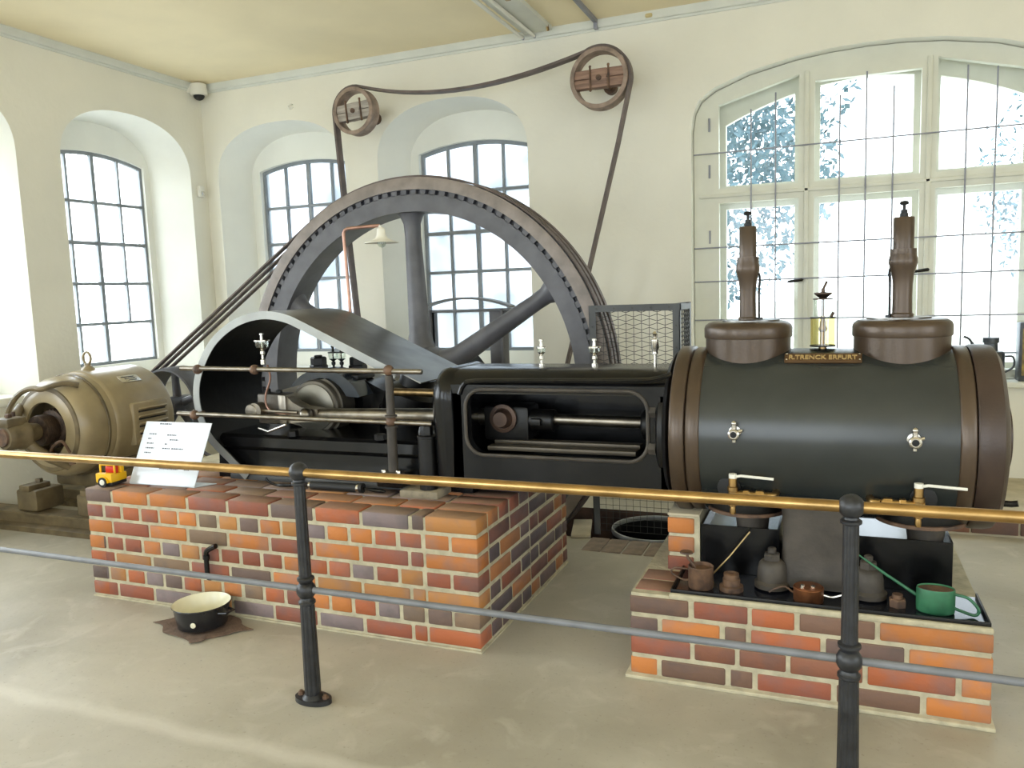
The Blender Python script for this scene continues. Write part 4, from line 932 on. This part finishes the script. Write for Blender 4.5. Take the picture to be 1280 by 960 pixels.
def belt_path():
    P1, r1, P2, r2 = (-2.405, 3.095), .198, (-.262, 3.09), .225; y = 3.07
    pts = []
    zb = .30
    pts.append((P1[0]-r1+.19, zb)); 
    for z in (.8, 1.4, 2.0, 2.6): 
        u = (z-zb)/(P1[1]-zb); pts.append((P1[0]-r1+.19*(1-u)-.012*sin(pi*u), z))
    for a in range(180, 69, -10): pts.append((P1[0]+r1*cos(radians(a)), P1[1]+r1*sin(radians(a))))
    # sagging span
    a0 = (P1[0]+r1*cos(radians(70)), P1[1]+r1*sin(radians(70))); a1 = (P2[0]+r2*cos(radians(118)), P2[1]+r2*sin(radians(118)))
    for i in range(1, 16):
        u = i/16; pts.append((a0[0]+(a1[0]-a0[0])*u, a0[1]+(a1[1]-a0[1])*u-.27*4*u*(1-u)*(.88+.24*(1-u))*.5))
    for a in range(118, -11, -8): pts.append((P2[0]+r2*cos(radians(a)), P2[1]+r2*sin(radians(a))))
    for z in (2.6, 2.0, 1.4, .8, .30): pts.append((P2[0]+r2*.985-(3.0-z)*.268-.0, z))
    o = []
    for i, p in enumerate(pts):
        a, b = pts[max(i-1, 0)], pts[min(i+1, len(pts)-1)]; d = Vector((b[0]-a[0], 0, b[1]-a[1])).normalized(); o.append(((p[0], y, p[1]), (-d.z, 0, d.x)))
    return o
bm = NB(); strip(bm, belt_path(), (0, .075, 0), .019); obj('wall_belt', bm, m_belt, None, 'long grey brown leather belt sagging between the two wall pulleys', 'belt')
bm = NB(); bx(bm, (-2.55, 2.98, 0), (-.70, 3.16, .30), .01); obj('belt_trough', bm, m_dark, None, 'low dark box on the floor that the wall belt drops into', 'box')

# ------------------------------------------------------------------ mesh cage round the flywheel's right side
cg = thing('mesh_cage', 'grey angle iron cage with wire mesh between the flywheel rim and the cylinder', 'cage', (.29, 1.78, 0))
cx0, cx1, cy0, cy1, cz1 = -.005, .545, 1.745, 2.14, 1.428
for x, y in ((cx0, cy0), (cx1, cy0), (cx1, cy1)):
    bm = NB(); s = 1 if x == cx0 else -1; bx(bm, (x, y, 0), (x+s*.042, y+.005, cz1)); bx(bm, (x, y, 0), (x+s*.005, y+(.042 if y == cy0 else -.042), cz1)); obj('corner_post', bm, m_cage, cg)
bm = NB(); bx(bm, (cx0, cy0-.003, cz1-.04), (cx1, cy0+.002, cz1)); bx(bm, (cx0, cy0, cz1-.005), (cx1, cy0+.04, cz1)); bx(bm, (cx1-.005, cy0, cz1-.04), (cx1, cy1, cz1)); bx(bm, (cx1-.04, cy0, cz1-.005), (cx1, cy1, cz1)); obj('top_frame', bm, m_cage, cg); bm = NB(); bx(bm, (cx0, cy0-.002, .56), (cx1, cy0+.003, .60)); obj('middle_rail', bm, m_cage, cg); bm = NB(); bx(bm, (cx1-.005, cy0, .04), (cx1, cy1, .08)); obj('bottom_rail', bm, m_cage, cg)
bm = NB()
for i in range(5):
    x = cx0+.05+i*.11; cyl(bm, (x, cy0-.004, cz1-.02), (x, cy0-.008, cz1-.02), .006, n=8)
for i in range(5): cyl(bm, (cx0+.02, cy0-.004, 1.3-.13*i), (cx0+.02, cy0-.008, 1.3-.13*i), .006, n=8); cyl(bm, (cx1-.02, cy0-.004, 1.3-.13*i), (cx1-.02, cy0-.008, 1.3-.13*i), .006, n=8)
obj('rivets', bm, m_mesh, cg)
def wires(bm, o, du, nu, dv, nv, r=.0016, zig=0.):
    o, du, dv = Vector(o), Vector(du), Vector(dv)
    for i in range(nu+1): p = o+du*i/nu; tube(bm, [p, p+dv], r, 4, cap=False)
    for j in range(nv+1):
        p = o+dv*j/nv
        if zig:
            pts = [p+du*i/nu+dv.normalized()*(zig*(1 if (i+j) % 2 else -1)) for i in range(nu+1)]; tube(bm, pts, r*1.15, 4, cap=False)
        else: tube(bm, [p, p+du], r, 4, cap=False)
bm = NB(); wires(bm, (cx0+.04, cy0+.004, .60), (cx1-cx0-.08, 0, 0), 10, (0, 0, cz1-.64), 30, .0016, .0075); obj('front_wire_mesh', bm, m_mesh, cg)
bm = NB(); wires(bm, (cx1-.003, cy0+.04, .08), (0, cy1-cy0-.08, 0), 8, (0, 0, cz1-.12), 50, .002, .008); obj('side_wire_mesh', bm, m_mesh, cg)
bm = NB(); wires(bm, (cx0+.04, cy0+.004, .03), (cx1-cx0-.08, 0, 0), 11, (0, 0, .53), 13, .0013); obj('lower_wire_mesh', bm, m_mesh, cg)
# paving stones, board, drum by the pit
for i, x in enumerate((.01, .13, .255, .38, .50)):
    bm = NB(); bx(bm, (x, 1.42, -.01), (x+.115, 1.66, .008), .006); obj('paving_brick', bm, mat('grey_paving_brick', srgb(136, 120, 104), .8, var=.1, scale=20), None, ['first','second','third','fourth','fifth'][i]+' grey paving brick from the long pedestal along the pit edge', 'brick', 'paving bricks along the pit edge')
bm = NB(); box(bm, (-.10, 1.80, .012), (.12, .34, .022), .004, rz=.25); obj('floor_board', bm, m_concrete, None, 'short pale board lying across the pit edge beside the cage foot', 'board')
t = thing('steel_drum', 'open steel drum with pale rim sunk in the pit behind the mesh cage', 'drum', (.33, 1.98, -.62))
bm = NB(); lathe(bm, [(.27, -.62), (.27, -.03), (.262, -.03), (.262, -.60)], (.33, 1.98, 0), (0, 0, 1), 48); obj('drum_shell', bm, m_dark, t)
bm = NB(); lathe(bm, [(.262, -.03), (.272, -.03), (.277, -.015), (.272, 0), (.262, 0), (.258, -.015)], (.33, 1.98, 0), (0, 0, 1), 48, closed=True); obj('drum_rim', bm, m_edge, t, 'pale rolled rim')

# ------------------------------------------------------------------ visitor railing
ra = thing('visitor_railing', 'brass topped visitor railing with grey lower rail on two black fluted posts', 'railing', (.48, -.563, 0))
RYR = -.563
def flute(n, d): return lambda a: 1-d*(.5+.5*cos(n*a))**2
for x in (-.452, 1.427):
    o = (x, RYR, 0)
    bm = NB(); lathe(bm, [(.030, .028), (.031, .06), (.027, .40)], o, (0, 0, 1), 80, rfun=flute(10, .09)); lathe(bm, [(.0235, .475), (.0215, .845)], o, (0, 0, 1), 80, rfun=flute(10, .09)); po = obj('post', bm, m_post, ra)
    bm = NB(); ball(bm, (x, RYR, .893), .036, 28); lathe(bm, [(.024, .842), (.029, .846), (.029, .853), (.022, .858), (.020, .866)], o, (0, 0, 1), 28); obj('top_ball', bm, m_post, po)
    bm = NB(); ball(bm, (x, RYR, .440), .037, 28); lathe(bm, [(.027, .385), (.032, .390), (.032, .398), (.026, .404), (.024, .412)], o, (0, 0, 1), 28); lathe(bm, [(.024, .468), (.027, .475), (.032, .481), (.032, .489), (.025, .494)], o, (0, 0, 1), 28); obj('middle_ball', bm, m_post, po)
    bm = NB(); q = [(x+.062*cos(2*pi*i/40)*(1.25 if abs(cos(2*pi*i/40)) > .2 else 1.25), RYR+.045*sin(2*pi*i/40)) for i in range(40)]; prism(bm, q, lambda a, b, d: Vector((a, b, d)), 0, .018); lathe(bm, [(.042, .018), (.036, .026), (.030, .032)], o, (0, 0, 1), 28); ba = obj('base_plate', bm, m_post, po)
    for s in (-.055, .055):
        bm = NB(); hexnut(bm, (x+s, RYR, .018), (0, 0, 1), .012, .012); cyl(bm, (x+s, RYR, .03), (x+s, RYR, .036), .006, n=8); obj('anchor_bolt', bm, m_rust, ba)
bm = NB(); cyl(bm, (-4.36, RYR,   .886), (5.2, RYR, .896), .017, n=24); obj('handrail', bm, m_brass, ra, 'polished brass handrail tube')
bm = NB(); cyl(bm, (-4.36, RYR, .447), (5.2, RYR, .437), .0118, n=16); obj('lower_rail', bm, m_rail, ra, 'grey painted lower rail')

# ------------------------------------------------------------------ small things on and by the long pedestal
TOP = HA+.002
sgn = thing('information_sign', 'white laminated information sheet leaning on the long pedestal beside the yellow toy truck', 'sign', (-1.86, .15, TOP))
def sp(u, v, off=0.): # u across, v up the leaning sheet
    A = Vector((-2.085, .135, TOP+.004)); U = Vector((.432, .012, 0)); V = Vector((.06, .095, .318)); N = U.cross(V).normalized()
    return A+U*u+V*v+N*off
bm = NB(); v4 = [[bm.verts.new(sp(u, v, d)) for u, v in ((0, 0), (1, 0), (1, 1), (0, 1))] for d in (0, -.003)]
bm.faces.new(v4[0]); bm.faces.new(v4[1][::-1])
for i in range(4): bm.faces.new([v4[0][i], v4[1][i], v4[1][(i+1) % 4], v4[0][(i+1) % 4]])
sheet = bm; bm = NB(); A = sp(0, 0); B = sp(1, 0); prism(bm, [(A.x+.004, A.y), (B.x, B.y), (B.x+.055, B.y+.10), (A.x+.06, A.y+.10)], lambda a, b, d: Vector((a, b, d)), TOP, TOP+.003); obj('sign_foot', bm, m_paper, sgn)
bm = sheet
def line(u0, u1, v):
    u = u0
    while u < u1:
        wd = random.uniform(.012, .03); e = min(u+wd, u1)
        q = [sp(u, v, .0006), sp(e, v, .0006), sp(e, v+.02, .0006), sp(u, v+.02, .0006)]; bm.faces.new([bm.verts.new(p) for p in q]).material_index = 1; u = e+.008
for u0, u1, v in ((.22, .40, .955), (.10, .22, .79), (.10, .15, .715), (.10, .20, .64), (.10, .23, .565), (.10, .2, .49), (.38, .53, .78), (.44, .57, .705), (.38, .42, .635), (.36, .48, .565), (.50, .68, .565), (.38, .60, .31), (.40, .68, .245), (.78, .86, .245)): line(u0, u1, v)
obj('sheet', bm, [m_paper, m_ink], sgn, 'printed laminated sheet')
toy = thing('toy_truck', 'small yellow toy truck with red driver seat on the pedestal corner', 'toy', (-2.16, .115, TOP))
TR = Matrix.Rotation(radians(96), 3, 'Z'); ct = Vector((-2.168, .105, TOP))
def tb(bm, a, b, bev=.004):
    c = Vector([(a[i]+b[i])/2 for i in range(3)]); box(bm, ct+TR @ c, [abs(b[i]-a[i]) for i in range(3)], bev, rot=TR)
bm = NB(); tb(bm, (-.062, -.05, .022), (.05, .05, .062)); tb(bm, (-.062, -.05, .055), (-.03, .05, .07)); tb(bm, (-.034, -.05, .06), (-.024, -.04, .112)); tb(bm, (-.034, .04, .06), (-.024, .05, .112)); tb(bm, (.012, -.05, .06), (.034, .05, .112)); tb(bm, (-.034, -.05, .106), (.034, .05, .117))
prism(bm, [(.034*cos(pi*i/10), .022+.034*sin(pi*i/10)) for i in range(11)], lambda a, b, d: ct+TR @ Vector((-.062-d, a, b)), 0, .008); obj('cab_body', bm, m_yellow, toy)
bm = NB(); tb(bm, (-.055, -.047, .004), (.05, .047, .024)); obj('chassis', bm, m_rubber, toy)
bm = NB(); tb(bm, (-.01, -.036, .06), (.012,   .036, .10), .008); obj('seat', bm, m_red, toy)
d = TR @ Vector((-1, 0, 0)); c = ct+TR @ Vector((-.068, 0, .026)); bm = NB(); lathe(bm, [(.006, -.006), (.026, -.006), (.026, .006), (.006, .006)], c, d, 24); wh = obj('wheel', bm, m_rubber, toy); bm = NB(); lathe(bm, [(.016, .005), (.014, .0085), (.003, .009)], c, d, 20); obj('hub_cap', bm, m_plastic, wh)
gg = thing('oil_syringe', 'black oil syringe with thin bent nozzle lying on the long pedestal', 'syringe', (-.95, 0.267, TOP))
bm = NB(); cyl(bm, (-1.02, 0.270, TOP+.022), (-.735, 0.277, TOP+.022), .021, n=20, bev=.002); obj('barrel', bm, m_rubber, gg)
bm = NB(); cyl(bm, (-1.03, 0.270, TOP+.022), (-1.018, 0.270, TOP+.022), .019, n=16); cyl(bm, (-.755, 0.276, TOP+.023), (-.742, 0.276, TOP+.023), .0225, n=18); obj('collar', bm, m_chrome, gg)
bm = NB(); cyl(bm, (-.742, 0.277, TOP+.024), (-.725, 0.277, TOP+.024), .024, n=18); obj('end_cap', bm, m_rubber, gg)
bm = NB(); tube(bm, smooth_path([(-1.03, 0.270, TOP+.022), (-1.12, 0.265, TOP+.018), (-1.22, 0.260, TOP+.014), (-1.27, 0.257, TOP+.03), (-1.285, 0.254, TOP+.05)], 5), [.009]*10+[.006]*10+[.005], 8); obj('nozzle', bm, m_black, gg)
bm = NB(); tube(bm, [(-.725, 0.278, TOP+.022), (-.69, 0.279, TOP+.018), (-.66, 0.280, TOP+.016), (-.62, 0.282, TOP+.014), (-.605, 0.282, TOP+.013)], [.006, .007, .011, .010, .004], 8); obj('plunger_handle', bm, m_black, gg)
bm = NB(); tube(bm, smooth_path([(-1.442, .02, .185), (-1.442, -.018, .188), (-1.444, -.026, .215), (-1.445, -.024, .29), (-1.438, -.026, .325), (-1.39, -.032, .352), (-1.372, -.034, .36)], 6), .0125, 10); cyl(bm, (-1.4445, -.024, .285), (-1.4445, -.024, .305), .016, n=12)
obj('bent_pipe', bm, m_black, None, 'thin black pipe stub with bent top fixed to the long pedestal above the bowl', 'pipe')
bm = NB(); NX = 18; g = []
for i in range(NX+1):
    row = []
    for j in range(NX+1):
        u, v = i/NX-.5, j/NX-.5; r = .02*sin(9*u+3*v)+.012*sin(14*v)
        row.append(bm.verts.new((-1.385+(u*.36+v*.17)+r, -.145+(-.22*u*.62+v*.215)+r*.5, .004+.006*abs(sin(7*u+5*v))*(hypot(u, v) > .33))))
    g.append(row)
for i in range(NX):
    for j in range(NX): f = bm.faces.new([g[i][j], g[i+1][j], g[i+1][j+1], g[i][j+1]]); f.smooth = True
r_ = bmesh.ops.extrude_face_region(bm, geom=list(bm.faces)); bmesh.ops.translate(bm, vec=(0, 0, -.003), verts=[e for e in r_['geom'] if isinstance(e, bmesh.types.BMVert)])
obj('floor_cloth', bm, m_cloth, None, 'brown burlap cloth lying on the floor under the bowl', 'cloth')
bo = thing('enamel_bowl', 'round black enamel bowl with cream inside on the burlap cloth', 'bowl', (-1.385, -.14, .012))
B0 = (-1.385, -.14, .012)
bm = NB(); lathe(bm, [(.10, 0), (.112, .005), (.128, .10), (.134, .104), (.132, .108)], B0, (0, 0, 1), 48, cap=True); bm.faces.ensure_lookup_table()
tops = [f for f in bm.faces if len(f.verts) > 10 and f.calc_center_median().z > .1]; bmesh.ops.delete(bm, geom=tops, context='FACES_ONLY'); obj('outer_shell', bm, m_blackenamel, bo)
bm = NB(); lathe(bm, [(.001, .008), (.10, .008), (.110, .014), (.126, .10), (.132, .1075)], B0, (0, 0, 1), 48, cap=False); obj('inner_shell', bm, m_enamel, bo, 'cream enamel inside')
bm = NB(); tube(bm, [(-1.385+.130, -.175, .092), (-1.385+.165, -.165, .093), (-1.385+.168, -.115, .093), (-1.385+.132, -.105, .092)], .006, 8); obj('handle', bm, m_blackenamel, bo)
bm = NB(); lathe(bm, [(.013, 0), (.011, .003), (.002, .004)], (-1.335, -.253, .055), (.38, -.92, .1), 16); obj('sticker', bm, m_enamel, bo)

# ------------------------------------------------------------------ cans and pots in the trough
TZ = HB+.0185
def can(name, label, cat, x, y, r, h, m, parts, z=TZ):
    t = thing(name, label, cat, (x, y, z)); bm = NB(); lathe(bm, [(r*.96, 0), (r, .004), (r, h-.003), (r*1.03, h), (r*.98, h+.003), (r*.93, h), (r*.93, h-.012), (.004, h-.012)], (x, y, z), (0, 0, 1), 32); obj('can_body', bm, m, t); parts(t, x, y, z, r, h); return t
def p1(t, x, y, z, r, h):
    bm = NB(); tube(bm, smooth_path([(x-r, y, z+h*.8), (x-r-.05, y-.01, z+h*.85), (x-r-.065, y-.01, z+h*.6), (x-r-.02, y-.005, z+h*.3), (x-r, y, z+h*.3)], 5), .004, 8); obj('handle', bm, m_rust, t)
    bm = NB(); tube(bm, [(x-.02, y, z+h-.01), (x-.05, y, z+h+.03), (x-.055, y, z+h+.05)], .006, 8); lathe(bm, [(.026, 0), (.024, .006), (.004, .008)], (x-.055, y, z+h+.048), (0, 0, 1), 16); obj('spout', bm, m_rust, t)
can('oil_can', 'rusty round oil can with wire handle in the trough beside the raised bricks', 'can', .905, .115, .048, .085, m_rust, p1)
def p2(t, x, y, z, r, h):
    bm = NB(); lathe(bm, [(r*.9, h), (r*.9, h+.006), (.004, h+.01)], (x, y, z), (0, 0, 1), 28); obj('lid', bm, m_copperpot, t)
    bm = NB(); tube(bm, smooth_path([(x-r, y, z+h*.5), (x-r-.03, y-.005, z+h*.9), (x-r-.06, y-.01, z+h*.75), (x-r-.085, y-.01, z+.02)], 5), .004, 8); obj('wire_handle', bm, m_rust, t)
    bm = NB(); tube(bm, smooth_path([(x+r, y, z+h*.5), (x+r+.03, y-.005, z+h*.45), (x+r+.07, y-.01, z+h*.8), (x+r+.09, y-.01, z+h*1.1)], 5), .005, 8); obj('spout', bm, m_chrome, t)
    bm = NB(); cyl(bm, (x-.02, y-.03, z+h+.004), (x-.02, y-.03, z+h+.018), .008, n=10); cyl(bm, (x+.015, y-.02, z+h+.004), (x+.015, y-.02, z+h+.014), .009, n=10); obj('knob', bm, m_chrome, t)
can('copper_pot', 'low copper pot with lid and pale spout in the trough before the cylinder foot', 'pot', 1.30, .095, .053, .05, m_copperpot, p2)
t = thing('oil_pot', 'green oval oil can with long thin spout lying in the trough', 'can', (1.72, .115, TZ))
bm = NB()
R_ = []
for s, z in ((.9, 0), (.98, .004), (1, .02), (1.0, .082), (.97, .088), (.9, .084)): R_.append([bm.verts.new((1.72+.062*s*cos(2*pi*i/36), .115+.042*s*sin(2*pi*i/36), TZ+z)) for i in range(36)])
for A, B in zip(R_, R_[1:]):
    for i in range(36): f = bm.faces.new([A[i], A[(i+1) % 36], B[(i+1) % 36], B[i]]); f.smooth = True
bm.faces.new(R_[0][::-1]); obj('can_body', bm, m_green, t)
bm = NB(); R_ = [bm.verts.new((1.72+.056*cos(2*pi*i/36), .115+.037*sin(2*pi*i/36), TZ+.083)) for i in range(36)]; bm.faces.new(R_); obj('can_top', bm, m_rust, t, 'rusty can top')
bm = NB(); tube(bm, smooth_path([(1.778, .108, TZ+.072), (1.82, .10, TZ+.064), (1.85, .095, TZ+.03), (1.84, .095, TZ+.008), (1.80, .10, TZ+.016), (1.776, .108, TZ+.022)], 5), .0055, 8); obj('handle', bm, m_green, t)
bm = NB(); tube(bm, [(1.665, .12, TZ+.05), (1.56, .13, TZ+.115), (1.47, .14, TZ+.175)], [.006, .005, .003], 8); obj('spout', bm, m_green, t)
t = thing('pipe_fitting', 'rusty stepped round pipe flange in the trough next to the rusty oil can', 'fitting', (1.02, .12, TZ))
bm = NB(); lathe(bm, [(.045, 0), (.045, .018), (.033, .022), (.033, .045), (.029, .048), (.029, .066), (.016, .068), (.015, .05), (.003, .05)], (1.02, .12, TZ), (0, 0, 1), 28); obj('flange', bm, m_rust, t)
t = thing('small_nut', 'small rusty nut lying between foot and green can', 'nut', (1.60, .13, TZ))
bm = NB(); hexnut(bm, (1.60, .13, TZ), (0, 0, 1), .03, .03); cyl(bm, (1.60, .13, TZ+.03), (1.60, .13, TZ+.045), .018, n=14); obj('nut_body', bm, m_rust, t)
bm = NB(); tube(bm, [(.925, .22, TZ+.006), (1.0, .25, TZ+.09), (1.075, .27, TZ+.19)], .0035, 6); obj('copper_wire', bm, m_brass2, None, 'thin brass wire leaning behind the rusty can in the trough', 'wire')

# ------------------------------------------------------------------ window sill, walls, ceiling
SZ = .803
t = thing('watering_oilcan', 'dull tin oil can with thin spout on the big window sill', 'can', (2.385, 3.368, SZ))
ox, oy = 2.385, 3.368
bm = NB(); lathe(bm, [(.082, 0), (.086, .004), (.086, .19), (.075, .205), (.045, .21), (.042, .262), (.05, .266), (.05, .30), (.004, .305)], (ox, oy, SZ), (0, 0, 1), 32); obj('can_body', bm, m_tin, t)
bm = NB(); tube(bm, smooth_path([(ox-.06, oy, SZ+.2), (ox-.10, oy, SZ+.24), (ox-.13, oy, SZ+.29), (ox-.165, oy, SZ+.31)], 5), [.011]*8+[.008]*8, 8); obj('spout', bm, m_tin, t)
bm = NB(); tube(bm, smooth_path([(ox+.088, oy, SZ+.17), (ox+.135, oy, SZ+.165), (ox+.14, oy, SZ+.10), (ox+.09, oy, SZ+.06)], 5), .007, 8); obj('handle', bm, m_tin, t)
t = thing('tin_box', 'tall dark tin with yellow label on the big window sill beside the oil can', 'tin', (2.64, 3.40, SZ))
bm = NB(); bx(bm, (2.55, 3.345, SZ), (2.72, 3.455, SZ+.40), .008); obj('tin_body', bm, m_tin, t)
bm = NB(); bx(bm, (2.568, 3.342, SZ+.04), (2.702, 3.3445, SZ+.36)); obj('label_panel', bm, mat('yellowed_label', srgb(150, 128, 52), .5, var=.2, scale=14, col2=srgb(70, 56, 40)), t)
t = thing('security_camera', 'small white dome camera under the ceiling in the room corner', 'camera', (-4.27, 3.24, 3.54))
bm = NB(); lathe(bm, [(.03, 3.62), (.075, 3.60), (.08, 3.54), (.078, 3.50), (.07, 3.497)], (-4.275, 3.28, 0), (0, 0, 1), 32); bx(bm, (-4.372, 3.22, 3.52), (-4.28, 3.34, 3.60), .01); obj('housing', bm, m_plastic, t)
bm = NB(); ball(bm, (-4.275, 3.28, 3.497), .052, 24, sz=.85); obj('dome', bm, m_rubber, t)
t = thing('motion_sensor', 'small white motion sensor low below the dome camera in the room corner', 'sensor', (-4.36, 3.29, 2.55))
bm = NB(); bx(bm, (-4.372, 3.255, 2.55), (-4.33, 3.325, 2.66), .012); obj('housing', bm, m_plastic, t)
bm = NB(); bx(bm, (-4.331, 3.27, 2.565), (-4.322, 3.31, 2.605), .006); obj('lens', bm, m_chrome, t)
t = thing('tube_light', 'twin white fluorescent tube fitting on the ceiling running towards the back wall', 'light', (-.90, 2.85, 3.60))
for x in (-.985, -.885):
    bm = NB(); cyl(bm, (x, 1.2, 3.572), (x, 3.36, 3.572), .014, n=14); obj('tube', bm, m_plastic, t); 
    bm = NB(); cyl(bm, (x, 3.36, 3.572), (x, 3.38, 3.572), .016, n=12); obj('end_cap', bm, m_grille, t)
bm = NB(); bx(bm, (-.96, 1.2, 3.585), (-.72, 3.33, 3.624), .004); obj('fitting_body', bm, m_cornice, t)
bm = NB(); bx(bm, (-.775, 2.42, 3.55), (-.735, 2.50, 3.59), .006); cyl(bm, (-.73, 3.24, 3.60), (-.73, 3.26, 3.56), .012, n=8); obj('switch_box', bm, m_brass2, t)
bm = NB(); bx(bm, (-.385, -1.0, 3.590), (-.355, 3.37, 3.624), .004); bx(bm, (-.385, 3.34, 3.545), (-.355, 3.385, 3.60), .004); obj('cable_duct', bm, m_grille, None, 'narrow grey cable duct across the ceiling above the large pulley', 'duct')
bm = NB(); bx(bm, (.02, W-.055, 3.57), (.075, W+.0, 3.60), .012); obj('cable_junction', bm, mat('yellow_putty', srgb(222, 204, 150), .7), None, 'tiny yellowish junction box on the cornice above the large pulley', 'box')
bm = NB(); tube(bm, smooth_path([(-3.29, W-.005, 3.32), (-3.29, W-.03, 3.32), (-3.31, W-.045, 3.30), (-3.29, W-.05, 3.275), (-3.26, W-.045, 3.29)], 5), .007, 8); obj('wall_hook', bm, m_plastic, None, 'tiny white hook high on the wall between dome camera and small pulley', 'hook')

# ------------------------------------------------------------------ the yard outside
bm = NB(); bx(bm, (-60, 4.4, -.6), (60, 90, -.5)); bx(bm, (-60, -60, -.6), (-5.4, 90, -.505)); obj('ground', bm, m_ground, kind='structure')
def tree(x, y, h, rad, n, label, z=-.5):
    t = thing('tree', label, 'tree', (x, y, z), 'trees in the yard'); bm = NB(); tube(bm, [(x, y, z), (x+.1, y, z+h*.35), (x, y+.1, z+h*.8)], [.22, .16, .06], 10); obj('trunk', bm, m_bark, t)
    bm = NB(); rnd = random.Random(int(x*100)+7)
    for _ in range(n):
        while True:
            p = Vector((rnd.uniform(-1, 1), rnd.uniform(-1, 1), rnd.uniform(-1, 1)))
            if p.length < 1: break
        k = sin(p.x*5.1+1.3*p.z*4)+sin(p.y*4.3+p.z*6.1)
        if k < -.35: continue
        c = Vector((x, y, z+h*.62))+Vector((p.x*rad, p.y*rad, p.z*h*.42)); s = rnd.uniform(.045, .10); d1 = Vector((rnd.gauss(0, 1), rnd.gauss(0, 1), rnd.gauss(0, 1))).normalized(); d2 = d1.orthogonal().normalized()
        f = bm.faces.new([bm.verts.new(c+d1*s), bm.verts.new(c+d2*s*.5), bm.verts.new(c-d1*s), bm.verts.new(c-d2*s*.5)])
    obj('crown', bm, m_leaf, t, merge=False)
tree(-.9, 10.5, 7.6, 2.6, 17000, 'large dense tree of bluish leaves outside the big window')
tree(6.4, 17.5, 6.5, 2.2, 5000, 'thin sparsely leafed tree farther away outside the big window')
ho = thing('house', 'pale distant house outside the big window', 'house', (9.5, 30, -.5))
bm = NB(); bx(bm, (6.5, 28, -.5), (14, 34, 3.4)); obj('wall', bm, m_house, ho)
bm = NB(); prism(bm, [(27.6, 3.4), (34.4, 3.4), (31, 5.2)], lambda a, b, d: Vector((d, a, b)), 6.2, 14.3); obj('roof', bm, m_roof, ho)
for i in range(4): bm = NB(); bx(bm, (7.2+i*1.7, 27.95, 1.0), (8.1+i*1.7, 27.99, 2.4)); obj('window', bm, m_dim, ho)
